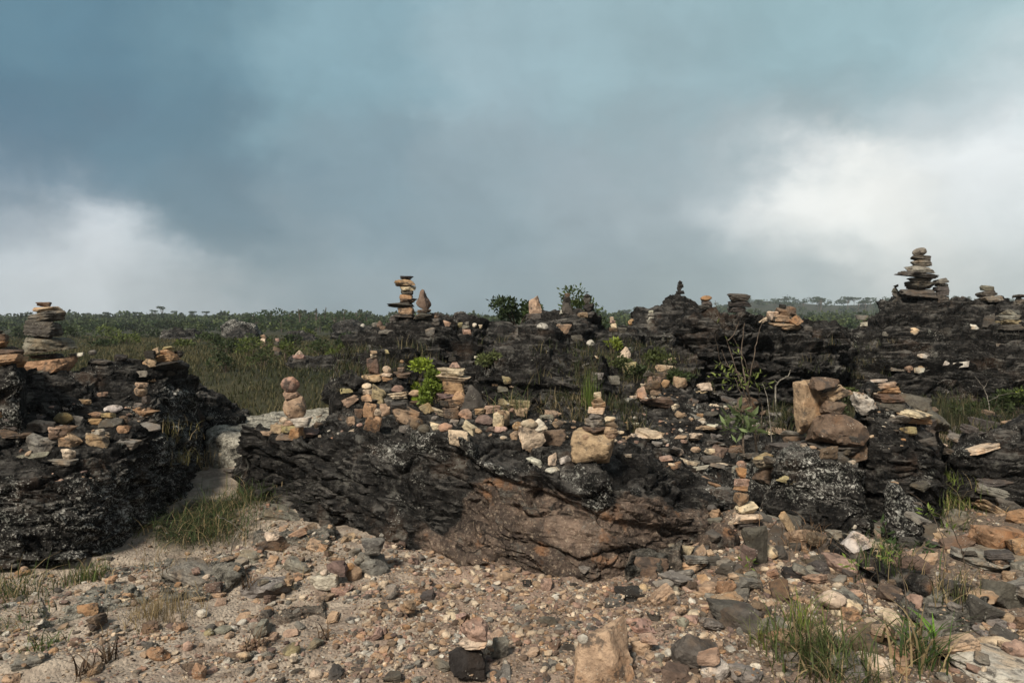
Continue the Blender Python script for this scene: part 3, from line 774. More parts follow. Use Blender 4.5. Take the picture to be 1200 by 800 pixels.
cairn('neat cairn of flat slices above the tan boulder', 700, 508, (3.9, 6.6), [
 (0, 30, 5, 'B', 'slab', 0), (-2, 22, 9, 'G', 'slab', 3), (0, 21, 7, 'G', 'slab', -2), (-1, 19, 7, 'C', 'slab', 4), (2, 16, 6, 'T', 'slab', 8), (1, 13, 6, 'T', 'slab', -6), (0, 9, 6, 'C', 'slab', 0)])
cairn('short stack right of the neat sliced cairn', 716, 511, (3.9, 6.6), [
 (0, 15, 7, 'T', 'slab', 0), (1, 15, 6, 'B', 'slab', 0), (-1, 12, 6, 'C', 'slab', 3)])
cairn('thin leaning cairn in the right rubble', 876, 622, (4.3, 5.6), [
 (0, 28, 8, 'K', 'slab', 0), (-1, 33, 12, 'C', 'slab', 3), (-1, 26, 9, 'C', 'slab', 8), (-7, 17, 14, 'T', 'block', 0), (-9, 16, 8, 'O', 'slab', 0), (-8, 16, 9, 'P', 'slab', 4), (-8, 12, 12, 'O', 'block', 10), (-7, 11, 8, 'P', 'round', 0)])
cairn('largest brown cairn on the lichened boulder', 972, 524, (4.8, 6.4), [
 (3, 50, 12, 'K', 'slab', 0), (9, 58, 35, 'B', 'block', 6), (4, 26, 17, 'B', 'slab', -8), (6, 32, 15, 'T', 'block', -28), (-8, 32, 12, 'B', 'slab', 9)])
cairn('stack on the round dark boulder', 1040, 478, (5.2, 7.0), [
 (-2, 38, 10, 'K', 'block', 0), (0, 30, 9, 'B', 'block', 0), (2, 24, 8, 'O', 'block', 0), (0, 20, 6, 'T', 'slab', 3)])
cairn('tallest grey cairn on the right skyline ridge', 1077, 354, (10.5, 13), [
 (-2, 40, 11, 'K', 'block', 0), (0, 34, 8, 'K', 'block', 0), (1, 24, 6, 'G', 'slab', 2), (-1, 42, 6, 'K', 'slab', -7), (0, 28, 7, 'G', 'slab', 3), (2, 22, 7, 'G', 'slab', -3), (0, 20, 6, 'K', 'slab', 5), (1, 16, 9, 'G', 'round', -4)])
cairn('smaller cairn beside the tallest skyline cairn', 1103, 354, (10.5, 13), [
 (-1, 17, 9, 'K', 'block', 0), (1, 13, 5, 'K', 'slab', 0), (0, 15, 5, 'K', 'slab', 0), (1, 12, 4, 'K', 'slab', 0), (0, 16, 6, 'G', 'slab', -3)])
cairn('thin cairn left of the tallest one', 1050, 356, (10.5, 13), [
 (2, 12, 7, 'K', 'block', 0), (0, 9, 6, 'K', 'block', 0), (-1, 6, 6, 'G', 'tri', 0), (0, 5, 3, 'K', 'slab', -15)])
cairn('lumpy stack on the right ridge', 1158, 355, (10, 13), [
 (0, 24, 7, 'G', 'block', 0), (-2, 21, 7, 'K', 'slab', -6), (0, 14, 6, 'G', 'block', 0)])
cairn('mushroom-like stack right on the ridge', 1194, 359, (10, 13), [
 (0, 10, 10, 'G', 'block', 0), (1, 15, 3, 'K', 'slab', 0)])
cairn('yellow-stained stack below the ridge crest', 1182, 386, (9.3, 12), [
 (0, 26, 6, 'K', 'slab', 0), (0, 24, 6, 'Y', 'slab', 0), (0, 22, 6, 'G', 'slab', 2), (0, 14, 6, 'G', 'tri', 0)])
cairn('dark block stack on the layered wall', 865, 364, (9.2, 11.3), [
 (0, 20, 7, 'K', 'block', 0), (1, 25, 7, 'D', 'slab', 4), (0, 23, 8, 'K', 'slab', -4)])
cairn('orange-capped stack on the layered wall', 827, 366, (9.2, 11.3), [
 (0, 15, 5, 'K', 'slab', 0), (1, 12, 5, 'K', 'slab', 0), (0, 13, 6, 'O', 'round', 0)])
cairn('tiny black cairn on the pointed hill', 797, 342, (12.5, 15), [
 (0, 10, 4, 'D', 'slab', 0), (-1, 6, 4, 'D', 'block', 0), (1, 7, 4, 'D', 'slab', 0), (0, 5, 4, 'D', 'block', 0)])
cairn('small whitish cairn below the pointed hill', 763, 379, (10, 14.5), [
 (0, 13, 5, 'G', 'slab', 0), (0, 9, 4, 'W', 'slab', 0), (0, 7, 4, 'G', 'block', 0), (0, 5, 3, 'W', 'slab', 0)])
cairn('striped cairn beside the bush on the low ridge', 719, 392, (9.5, 13), [
 (0, 10, 5, 'B', 'slab', 0), (0, 7, 5, 'C', 'block', 0), (-1, 7, 4, 'P', 'slab', 0), (-2, 5, 4, 'C', 'slab', 0)])
cairn('dark pillar stack in the ridge bush', 688, 372, (9.4, 12.6), [
 (0, 18, 8, 'K', 'block', 0), (2, 12, 9, 'D', 'block', 0), (0, 9, 7, 'K', 'block', 0), (0, 7, 5, 'D', 'round', 0)])
cairn('dark two-stone stack left in the ridge bush', 665, 369, (9.4, 12.6), [
 (0, 12, 13, 'K', 'block', 0), (0, 8, 7, 'D', 'block', 0), (0, 7, 4, 'B', 'slab', 0)])
cairn('pointed tan stone stack at the ridge bush', 627, 377, (9.4, 13.6), [
 (0, 20, 7, 'K', 'slab', 0), (0, 15, 20, 'T', 'tri', 0)])
cairn('small pale cairn right of the mound', 547, 391, (9, 13), [
 (0, 11, 6, 'P', 'block', 0), (-1, 8, 5, 'G', 'block', 0), (0, 5, 4, 'G', 'block', 0)])
cairn('paler thin cairn in the field', 309, 412, (10, 45), [
 (0, 9, 6, 'T', 'block', 0), (0, 7, 6, 'B', 'block', 0), (0, 6, 5, 'C', 'block', 0), (0, 7, 4, 'T', 'slab', 0)])
cairn('darker thin cairn in the field', 325, 420, (9, 45), [
 (0, 10, 9, 'K', 'block', 0), (0, 8, 6, 'B', 'block', 0), (0, 7, 6, 'K', 'slab', 0), (0, 5, 4, 'P', 'block', 0)])
cairn('triangle-capped pile on the field ledge', 351, 424, (10, 16), [
 (0, 16, 5, 'K', 'slab', 0), (0, 14, 5, 'P', 'block', 0), (0, 8, 5, 'C', 'tri', 0)])
cairn('leftmost cairn at the edge of the photo', 3, 428, (4.9, 6.5), [
 (0, 44, 12, 'O', 'slab', 4), (3, 36, 9, 'B', 'slab', 0), (-4, 26, 9, 'O', 'block', 6), (-3, 18, 8, 'B', 'slab', -8), (-8, 12, 6, 'K', 'slab', 0)])
cairn('squat pile right of the tall grey cairn', 190, 440, (6, 8.5), [
 (2, 46, 9, 'D', 'slab', 0), (6, 22, 8, 'O', 'slab', 0), (5, 19, 6, 'O', 'slab', 4), (7, 12, 4, 'Y', 'slab', 0)])
cairn('grey two-block stack at the outcrop foot', 438, 672, (3.9, 5.2), [
 (0, 34, 23, 'G', 'block', 2), (-1, 27, 17, 'G', 'block', -1)])
cairn('stack on a black stone in front', 552, 798, (2.6, 4), [
 (-4, 44, 30, 'D', 'block', 0), (4, 35, 14, 'C', 'slab', 8), (2, 34, 20, 'P', 'block', 10)])
cairn('rubble cairn on the layered wall', 918, 386, (9, 11.5), [
 (0, 44, 8, 'T', 'block', 0), (-2, 36, 8, 'K', 'block', 0), (3, 22, 10, 'B', 'block', 0), (-2, 8, 5, 'D', 'slab', 0)])

# ------------------------------------------------------------------ piled stones
pile('on the shelf of the left outcrop', [
 (48, 499, 26, 13, 'C', 'block'), (73, 491, 25, 15, 'Y', 'round'), (45, 521, 34, 19, 'G', 'block', 5), (68, 510, 18, 10, 'B', 'block'), (82, 515, 24, 18, 'T', 'block', 20), (81, 532, 15, 14, 'C', 'block'),
 (133, 479, 19, 9, 'W', 'round'), (113, 486, 15, 6, 'P', 'slab'), (111, 494, 16, 7, 'O', 'slab'), (127, 487, 14, 7, 'Y', 'slab'), (146, 492, 9, 9, 'B', 'block'), (144, 503, 15, 9, 'O', 'slab'), (131, 495, 24, 9, 'K', 'slab'), (113, 516, 25, 16, 'T', 'block'),
 (115, 506, 14, 7, 'W', 'slab'), (151, 521, 24, 12, 'G', 'slab'), (12, 496, 24, 14, 'K', 'block'), (-2, 488, 14, 10, 'O', 'block'), (78, 502, 20, 7, 'B', 'slab'), (100, 471, 12, 7, 'T', 'block'), (62, 504, 13, 7, 'T', 'block'), (20, 508, 36, 9, 'B', 'slab', -6),
 (120, 462, 12, 6, 'P', 'slab'), (77, 479, 6, 4, 'W', 'block'), (92, 492, 16, 12, 'G', 'slab', 35), (174, 500, 26, 7, 'G', 'slab', -10), (48, 488, 9, 5, 'G', 'block'), (38, 535, 34, 8, 'G', 'slab', 6), (76, 541, 28, 7, 'G', 'slab')], Y=(4.4, 7.5))
pile('along the crest of the left outcrop', [
 (12, 421, 30, 12, 'O', 'slab', 6), (90, 416, 22, 5, 'W', 'slab', -8), (108, 413, 9, 6, 'G', 'round'), (120, 424, 20, 4, 'K', 'slab'), (142, 420, 13, 9, 'D', 'block'), (175, 425, 15, 10, 'T', 'block'), (176, 415, 13, 9, 'D', 'block'), (183, 412, 8, 8, 'T', 'block', 30), (210, 415, 10, 8, 'D', 'block'), (197, 437, 20, 6, 'K', 'round'),
 (45, 436, 12, 3, 'W', 'slab'), (90, 424, 9, 3, 'C', 'slab'), (178, 444, 9, 7, 'O', 'tri'), (165, 438, 16, 7, 'G', 'slab')], Y=(5, 9))
pile('around the foot of the round-topped pinkish cairn', [
 (326, 503, 18, 12, 'T', 'block'), (346, 508, 17, 15, 'O', 'block'), (360, 507, 24, 10, 'M', 'slab'), (332, 492, 10, 7, 'C', 'round'), (353, 494, 22, 11, 'W', 'slab'), (312, 508, 13, 6, 'T', 'block'), (372, 498, 10, 7, 'B', 'block')], Y=(5.6, 7.6))
pile('in the rubble row on the central outcrop', [
 (466, 456, 14, 9, 'P', 'round'), (466, 464, 23, 9, 'C', 'slab', -3), (486, 461, 14, 8, 'T', 'round'), (443, 463, 21, 18, 'Y', 'block', 20), (411, 470, 20, 10, 'T', 'slab', 25), (406, 458, 14, 6, 'Y', 'slab'),
 (433, 481, 14, 18, 'O', 'block'), (437, 497, 22, 27, 'O', 'tri', 175), (441, 483, 12, 9, 'C', 'round'), (452, 481, 12, 16, 'T', 'block', 10), (411, 493, 10, 11, 'T', 'block'), (422, 498, 8, 5, 'P', 'round'), (421, 485, 12, 12, 'B', 'block'),
 (474, 487, 34, 21, 'T', 'block', -22), (488, 497, 15, 14, 'B', 'round'), (497, 503, 15, 12, 'K', 'round', -20), (500, 479, 16, 14, 'Y', 'tri', 30), (514, 483, 24, 7, 'C', 'slab', -15), (511, 499, 14, 9, 'C', 'block'), (522, 501, 16, 11, 'P', 'round'), (475, 503, 13, 9, 'K', 'block'), (538, 466, 15, 15, 'O', 'round'), (554, 467, 26, 30, 'K', 'tri', -6),
 (538, 513, 26, 17, 'C', 'block', 8), (550, 501, 18, 11, 'C', 'block', 25), (545, 485, 14, 12, 'P', 'block'), (530, 484, 20, 13, 'B', 'block'), (568, 492, 21, 12, 'M', 'block'), (584, 491, 13, 19, 'C', 'block'), (594, 491, 7, 20, 'T', 'block', 5), (585, 503, 19, 8, 'P', 'round'), (577, 479, 20, 9, 'T', 'slab', 6), (591, 473, 16, 8, 'Y', 'slab', 20),
 (609, 473, 25, 9, 'Y', 'slab'), (611, 483, 17, 12, 'T', 'block'), (606, 499, 12, 10, 'O', 'round'), (603, 510, 11, 13, 'T', 'block'), (620, 496, 19, 10, 'C', 'round'), (632, 499, 14, 14, 'W', 'block', 30), (623, 514, 27, 34, 'C', 'block', -14), (650, 513, 29, 20, 'B', 'block'), (655, 497, 15, 10, 'T', 'round'),
 (648, 538, 11, 14, 'C', 'tri'), (662, 538, 13, 7, 'W', 'slab', -20), (627, 540, 20, 6, 'W', 'slab', 20), (648, 551, 18, 8, 'W', 'round'), (590, 513, 8, 5, 'W', 'round'), (456, 471, 12, 8, 'G', 'block'), (490, 472, 18, 7, 'B', 'slab'), (520, 473, 14, 8, 'K', 'block'), (563, 482, 14, 8, 'T', 'block'), (600, 481, 12, 6, 'P', 'slab'), (588, 483, 10, 6, 'T', 'block'), (640, 489, 16, 6, 'G', 'slab'), (575, 503, 12, 7, 'M', 'block'), (560, 505, 10, 6, 'T', 'round'),
 (664, 512, 5, 3, 'C', 'round'), (467, 475, 18, 7, 'K', 'slab'), (510, 490, 9, 6, 'G', 'round'), (532, 495, 10, 7, 'G', 'block')], Y=(4.6, 7.4))
pile('on the dark ground behind the rubble row', [
 (595, 445, 13, 9, 'Y', 'block'), (583, 449, 14, 7, 'T', 'block'), (600, 452, 8, 4, 'C', 'slab'), (589, 456, 12, 7, 'G', 'slab'), (604, 462, 12, 6, 'K', 'slab'), (455, 412, 8, 5, 'Y', 'block'), (560, 419, 8, 4, 'W', 'slab')])

pile('in the pale heap on the sloping slabs', [
 (785, 424, 14, 7, 'C', 'slab', 22), (780, 432, 26, 9, 'C', 'slab'), (783, 441, 30, 9, 'B', 'slab'), (797, 448, 16, 13, 'T', 'block'), (780, 450, 11, 10, 'O', 'round'), (765, 447, 18, 12, 'P', 'block'), (757, 453, 12, 7, 'C', 'slab'), (752, 461, 13, 15, 'T', 'tri'), (767, 458, 14, 10, 'T', 'block'), (771, 471, 42, 13, 'B', 'slab', 8),
 (750, 441, 9, 8, 'D', 'block'), (760, 438, 12, 8, 'K', 'block')], Y=(6, 10))
pile('scattered over the dark tilted slabs', [
 (825, 453, 17, 9, 'C', 'block'), (822, 459, 14, 4, 'C', 'slab', 10), (789, 477, 14, 9, 'C', 'block'), (798, 487, 14, 7, 'T', 'block', 25), (820, 487, 8, 5, 'O', 'block'), (823, 494, 9, 4, 'W', 'slab'), (809, 491, 7, 4, 'T', 'block'), (835, 499, 18, 4, 'W', 'slab'), (719, 465, 8, 6, 'T', 'block'),
 (793, 529, 14, 9, 'G', 'block', -25), (815, 527, 12, 7, 'T', 'round'), (833, 529, 16, 7, 'C', 'round'), (845, 530, 8, 6, 'P', 'round'), (790, 546, 18, 7, 'O', 'slab', 15), (806, 541, 20, 5, 'C', 'slab', 15), (821, 548, 22, 5, 'W', 'slab', 12), (840, 545, 18, 5, 'G', 'slab', 12), (780, 537, 14, 5, 'P', 'slab', 10), (838, 568, 18, 5, 'O', 'slab', 20),
 (860, 528, 24, 8, 'B', 'slab', 15), (880, 533, 24, 7, 'K', 'slab'), (893, 537, 28, 8, 'Y', 'slab', -12), (902, 556, 32, 26, 'B', 'block', 15), (925, 563, 28, 8, 'Y', 'slab', -15), (890, 498, 16, 6, 'W', 'slab'), (905, 506, 18, 5, 'C', 'slab', 8), (875, 512, 15, 5, 'G', 'slab'), (926, 461, 12, 5, 'W', 'slab'), (770, 520, 12, 5, 'G', 'slab'), (755, 508, 10, 5, 'G', 'block'), (742, 497, 12, 4, 'W', 'slab'), (855, 475, 14, 5, 'W', 'slab'), (845, 500, 16, 4, 'G', 'slab')], Y=(4.4, 9))
pile('on the dark slope right of the broad boulder', [
 (738, 431, 19, 14, 'Y', 'block'), (732, 416, 17, 18, 'C', 'tri', 12), (716, 445, 20, 10, 'G', 'block'), (692, 402, 9, 8, 'W', 'round'), (661, 386, 17, 12, 'T', 'block'), (636, 383, 13, 9, 'W', 'round'), (661, 366, 10, 5, 'W', 'block'), (683, 369, 11, 6, 'T', 'slab'), (675, 396, 14, 7, 'K', 'block'), (740, 378, 8, 8, 'O', 'round'), (728, 387, 12, 7, 'K', 'block'), (700, 440, 14, 8, 'G', 'block')])
pile('along the mound crest near the leaf-shaped stone', [
 (524, 379, 9, 7, 'T', 'block'), (537, 381, 10, 6, 'Y', 'block'), (440, 381, 9, 6, 'G', 'round'), (425, 382, 5, 5, 'W', 'round'), (462, 373, 12, 9, 'G', 'block'), (505, 389, 12, 9, 'G', 'block', 20), (556, 381, 6, 5, 'W', 'round'), (562, 383, 7, 5, 'C', 'block'), (453, 389, 18, 5, 'G', 'slab')])
pile('in the big-stone group on the lichened boulder', [
 (948, 476, 34, 58, 'T', 'block', 8), (970, 531, 22, 16, 'B', 'block'), (986, 529, 20, 10, 'K', 'slab'), (1004, 533, 30, 18, 'B', 'block', 25), (1014, 472, 28, 24, 'W', 'block'), (1052, 491, 28, 12, 'G', 'block'), (1064, 505, 18, 10, 'Y', 'block'), (1000, 514, 14, 8, 'K', 'block')], Y=(4.7, 7))
pile('along the ledge in the right ridge face', [
 (1083, 417, 15, 6, 'W', 'slab', 5), (1086, 428, 19, 6, 'C', 'slab'), (1078, 434, 13, 7, 'W', 'block'), (1107, 424, 12, 8, 'W', 'block'), (1126, 427, 17, 6, 'W', 'slab', -8), (1054, 432, 18, 5, 'G', 'slab'), (1065, 432, 9, 8, 'P', 'block'), (1071, 388, 11, 8, 'C', 'round'), (1040, 391, 12, 6, 'G', 'block'), (1142, 383, 9, 6, 'W', 'block'), (1158, 377, 12, 18, 'K', 'block'), (1010, 372, 14, 6, 'G', 'slab'), (1015, 380, 11, 5, 'W', 'slab'), (1170, 404, 13, 4, 'G', 'slab'), (1030, 446, 18, 4, 'W', 'slab')], Y=(8.5, 13))
pile('in the tan heap on the right of the layered wall', [
 (905, 370, 14, 10, 'C', 'block'), (918, 373, 18, 9, 'T', 'block'), (933, 376, 15, 13, 'O', 'tri', 20), (893, 377, 14, 5, 'C', 'slab', 30), (928, 364, 10, 10, 'B', 'block'), (948, 385, 10, 6, 'K', 'block')], Y=(8.8, 12))
pile('in the big slab stack at right', [
 (1170, 655, 90, 16, 'G', 'slab', 2), (1172, 629, 62, 26, 'O', 'block', 4), (1118, 612, 34, 20, 'G', 'slab', -22), (1197, 606, 30, 18, 'O', 'block'), (1160, 596, 42, 10, 'T', 'slab', 28), (1182, 590, 26, 16, 'K', 'block'), (1162, 574, 36, 11, 'G', 'slab', -14), (1166, 565, 34, 9, 'K', 'slab', -4), (1138, 576, 9, 10, 'W', 'round'), (1196, 640, 26, 22, 'O', 'block')], Y=(3.6, 6))
pile('on the path by the pale grey slab', [
 (258, 545, 14, 6, 'W', 'slab'), (240, 549, 9, 4, 'C', 'slab'), (258, 533, 6, 5, 'W', 'round'), (218, 516, 8, 5, 'W', 'round'), (186, 618, 9, 5, 'C', 'round'), (178, 616, 8, 5, 'T', 'slab'), (246, 490, 8, 5, 'G', 'round'), (268, 552, 14, 4, 'G', 'slab')])
pile('lying in the foreground gravel', [
 (421, 657, 12, 9, 'G', 'round'), (394, 665, 25, 16, 'M', 'block'), (415, 672, 17, 18, 'T', 'round'), (409, 664, 12, 9, 'O', 'round'), (378, 683, 36, 20, 'W', 'block'), (457, 694, 20, 16, 'G', 'round', -35), (400, 692, 23, 11, 'P', 'slab'), (438, 745, 22, 10, 'P', 'block', -35), (586, 760, 20, 24, 'G', 'block'), (342, 760, 19, 14, 'Y', 'round'), (370, 790, 15, 12, 'C', 'round'), (186, 767, 26, 14, 'O', 'round', -20), (102, 715, 26, 14, 'O', 'slab', -8),
 (130, 679, 13, 10, 'O', 'block'), (28, 670, 18, 7, 'O', 'slab'), (15, 796, 18, 13, 'T', 'block'), (178, 735, 18, 13, 'B', 'block'), (36, 775, 32, 14, 'G', 'slab'), (86, 661, 10, 4, 'W', 'slab'), (144, 703, 18, 6, 'C', 'slab'), (112, 733, 14, 11, 'M', 'round'), (232, 787, 16, 20, 'T', 'block'), (236, 719, 14, 10, 'W', 'round'), (256, 697, 14, 6, 'T', 'slab'), (297, 757, 30, 9, 'P', 'slab'), (245, 741, 12, 8, 'Y', 'round'), (220, 757, 11, 11, 'P', 'round'),
 (710, 765, 68, 72, 'T', 'tri', 6), (751, 733, 32, 16, 'P', 'block', 15), (752, 759, 24, 18, 'T', 'block'), (760, 747, 20, 11, 'P', 'block'), (812, 766, 56, 40, 'K', 'block', 8), (839, 784, 34, 27, 'W', 'round'), (856, 717, 52, 26, 'K', 'block', 12), (852, 690, 23, 22, 'O', 'block'), (865, 677, 17, 22, 'B', 'tri'), (740, 697, 34, 17, 'D', 'block'), (776, 700, 30, 20, 'T', 'slab', 30), (720, 706, 24, 10, 'K', 'block'), (800, 716, 17, 9, 'C', 'slab'), (797, 794, 44, 26, 'B', 'block'), (874, 790, 38, 22, 'G', 'block'), (683, 748, 12, 10, 'W', 'round'), (668, 755, 22, 12, 'K', 'slab', -20), (640, 685, 14, 13, 'P', 'block'), (618, 683, 11, 8, 'D', 'block'), (591, 699, 9, 9, 'O', 'block'), (489, 705, 10, 10, 'O', 'round'), (500, 683, 14, 11, 'P', 'block'), (830, 656, 26, 12, 'K', 'slab'), (850, 668, 24, 16, 'K', 'block'), (887, 640, 28, 50, 'K', 'block', -14), (876, 655, 18, 30, 'M', 'block', 12),
 (760, 663, 44, 24, 'B', 'block', 5), (800, 643, 24, 10, 'C', 'slab', 12), (818, 639, 18, 8, 'P', 'slab', -15), (800, 729, 14, 12, 'G', 'round'), (765, 722, 16, 12, 'K', 'block'), (905, 735, 40, 24, 'G', 'block'), (925, 616, 11, 36, 'T', 'block', -30), (926, 618, 10, 7, 'C', 'round'), (1000, 617, 8, 6, 'W', 'round'), (1003, 636, 30, 16, 'W', 'block', 25), (1050, 700, 26, 12, 'K', 'slab', 25), (1020, 745, 44, 24, 'B', 'block', 10), (1100, 735, 40, 20, 'G', 'block', 15), (1120, 690, 34, 20, 'K', 'block'), (1170, 695, 50, 30, 'K', 'slab', 30), (1150, 715, 36, 24, 'K', 'block', 25), (1120, 755, 46, 14, 'T', 'slab', 12), (1165, 740, 40, 14, 'G', 'slab', 15), (998, 720, 20, 18, 'O', 'block'), (960, 690, 22, 10, 'T', 'slab', 10), (982, 693, 12, 9, 'W', 'block'), (1033, 716, 14, 10, 'W', 'block', 20), (955, 655, 30, 12, 'K', 'slab', -10), (930, 672, 24, 12, 'D', 'block'), (1185, 786, 130, 30, 'W', 'slab', -9), (232, 672, 66, 16, 'G', 'slab', -22), (310, 690, 54, 22, 'G', 'slab', -14), (330, 602, 48, 12, 'G', 'slab', -16), (350, 662, 30, 12, 'G', 'slab', -20), (320, 636, 34, 16, 'B', 'slab', -12), (298, 652, 30, 14, 'G', 'block'), (350, 625, 26, 10, 'T', 'slab', -25), (318, 628, 18, 8, 'C', 'slab'), (372, 640, 26, 10, 'T', 'slab', -18)], Y=(2.4, 5.8))
# ------------------------------------------------------------------ gravel and loose stones
def on_open(x, y, tol=.03):
    z = down(x, y, 3.5); gz = g1(x, y)
    return z, abs(z-gz) < tol
def gravel(n, lab, region, smin, smax, seed, power=2.6, sub=1, name='gravel', tol=.045):
    r = np.random.default_rng(seed); protos = []
    for i in range(14):
        V, F = stone_shape(('block', 'block', 'round', 'slab')[i % 4], 900+i, sub); protos.append((V, F))
    Vs, Fs, Cs, off = [], [], [], 0
    pal = np.array([COL[c][0] for c in 'TTTTTPPPCCCCGGBBOWWMK'])
    pts = region(r, n)
    for x, y in pts:
        if tol is None:
            hh = cast((x, y, 3.0), (0, 0, -1))
            if hh is None or hh[1][2] < .8: continue
            z = float(hh[0][2])
        else:
            z, op = on_open(x, y, tol)
            if not op: continue
        s = smin+(smax-smin)*r.random()**power; V, F = protos[r.integers(14)]
        a, b = r.uniform(0, 6.28, 2); ca, sa = math.cos(a), math.sin(a)
        W = V*np.array([s, s*r.uniform(.5, .9), s*r.uniform(.3, .65)])*1.25
        t = r.normal()*.3; ct, st = math.cos(t), math.sin(t)
        W = np.stack([W[:, 0]*ct-W[:, 2]*st, W[:, 1], W[:, 0]*st+W[:, 2]*ct], 1)
        W = np.stack([W[:, 0]*ca-W[:, 1]*sa, W[:, 0]*sa+W[:, 1]*ca, W[:, 2]], 1)+(x, y, z+s*.12)
        Vs.append(W); Fs.append(F+off); off += len(W)
        c = pal[r.integers(len(pal))]*r.uniform(.65, 1.15); Cs.append(np.repeat(c[None], len(W), 0))
    me = mesh_from(name, np.concatenate(Vs), np.concatenate(Fs), M_GRAVEL, cols=np.concatenate(Cs), smooth=False)
    tag(link(name, me), lab, 'gravel', kind='stuff')
_dx = np.linspace(-6, 6, 241); _dy = np.linspace(2, 9, 141); _XX, _YY = np.meshgrid(_dx, _dy)
_DT = ss(.38, .6, (fbm(np.column_stack([_XX.ravel()*1.1, _YY.ravel()*1.1, np.full(_XX.size, 3.3)]), 3, 55)*.5+.5)).reshape(_XX.shape)
_ST = fbm(np.column_stack([_XX.ravel()*1.8, _YY.ravel()*1.8, np.full(_XX.size, 9.)]), 3, 66).reshape(_XX.shape)
def tab(T, x, y): return T[int(np.clip((y-2)/.05, 0, 140)), int(np.clip((x+6)/.05, 0, 240))]
def dens(x, y):
    """where rubble lies thick (0..1)"""
    q = tab(_DT, x, y); d = .25+.75*q
    if x < -.8-.12*(y-3): d *= .10+.55*q*q
    if x > 1.0: d *= .75
    return d
def reg_fore(r, n):
    out = []
    while len(out) < n:
        y = 2.75+r.random()**1.5*3.4; u = r.uniform(-.80, .86); x = u*y
        if y > 5.2 and not (-2.3 < x < -1.35 or x > 1.2): continue
        if r.random() < dens(x, y)*(1.1 if x > -.9 else 1): out.append((x, y))
    return out
gravel(17000, 'carpet of small mixed pink, tan and grey gravel in the foreground', reg_fore, .006, .048, 5, 3.6, 2)
def reg_fine(r, n):
    out = []
    while len(out) < n:
        y = 2.75+r.random()**1.3*3.2; x = r.uniform(-.8, .85)*y
        if r.random() < dens(x, y)+.15: out.append((x, y))
    return out
gravel(30000, 'fine pale grit and pebbles between the foreground stones', reg_fine, .005, .016, 6, 1.5, 1, name='fine_gravel')
def reg_shelf(r, n):
    out = []
    zones = [(-1.75, -.1, 5.5, 6.6), (-.6, .6, 5.2, 6.2), (.5, 2.3, 5.4, 7), (-4.4, -2.9, 4.8, 6.2), (.9, 2.4, 6.5, 8), (2.2, 3.2, 5, 6.2), (-2.8, -1.9, 6.2, 8.5)]
    while len(out) < n:
        a, b, c, d = zones[r.integers(len(zones))]; x, y = r.uniform(a, b), r.uniform(c, d)
        if tab(_ST, x, y) > -.02: out.append((x, y))
    return out
gravel(1100, 'crumbled rock chips lying on the ledges of the outcrops', reg_shelf, .012, .05, 8, 2.2, 2, name='rock_chips', tol=None)

LOOSE = [('block', 'P', 'blocky pinkish stone lying loose in the foreground rubble'), ('block', 'T', 'blocky tan stone lying loose in the foreground rubble'),
         ('slab', 'T', 'flat tan stone lying loose in the foreground rubble'), ('slab', 'G', 'flat grey stone lying loose in the foreground rubble'),
         ('block', 'K', 'dark grey blocky stone lying loose in the foreground rubble'), ('round', 'C', 'rounded cream stone lying loose in the foreground rubble'),
         ('block', 'B', 'brown blocky stone lying loose in the foreground rubble'), ('slab', 'K', 'flat dark grey stone lying loose in the foreground rubble'), ('block', 'G', 'mid-grey blocky stone lying loose in the foreground rubble')]
KEEP = [(868, 590, 32), (872, 640, 26), (972, 480, 52), (700, 500, 36), (342, 480, 36), (440, 660, 26), (552, 770, 34), (710, 765, 44), (1040, 475, 30), (1165, 600, 45)]
def clear(x, y, z):
    px, py = 600+FPX*x/y, HOR+FPX*(CAMZ-z)/y
    return all((px-a)**2+(py-b)**2 > r*r for a, b, r in KEEP)
rr = random.Random(3); placed = 0
while placed < 285:
    if placed < 175: x = rr.uniform(.85, 3.4); y = rr.uniform(3.0, 5.3)
    elif placed < 215: x = rr.uniform(-1.9, -.5); y = rr.uniform(3.5, 5.5)
    else: x = rr.uniform(-2.2, 1.2); y = rr.uniform(3.0, 4.4)
    if abs(x/y) > .76: continue
    z, op = on_open(x, y, .09)
    if not op or not clear(x, y, z): continue
    s = (.06+.15*rr.random()**2.4) if x > .8 else rr.uniform(.05, .10)
    k = rr.choice([0, 1, 1, 2, 2, 3, 4, 5, 6, 6, 7, 8, 8, 3]); sh, c, lab = LOOSE[k]
    hh = s*(.35 if sh == 'slab' else .62)
    o = put_stone((x, y, z+hh*.25), (s*1.1, s*rr.uniform(.6, .9), hh), c, sh, rr.uniform(0, 6.28), rr.uniform(-.3, .3), rr.uniform(-.25, .25), rnd=rr, name='loose_stone')
    tag(o, lab, 'stone', 'loose stones in the foreground: '+SHW[sh]+' '+COL[c][1]); placed += 1

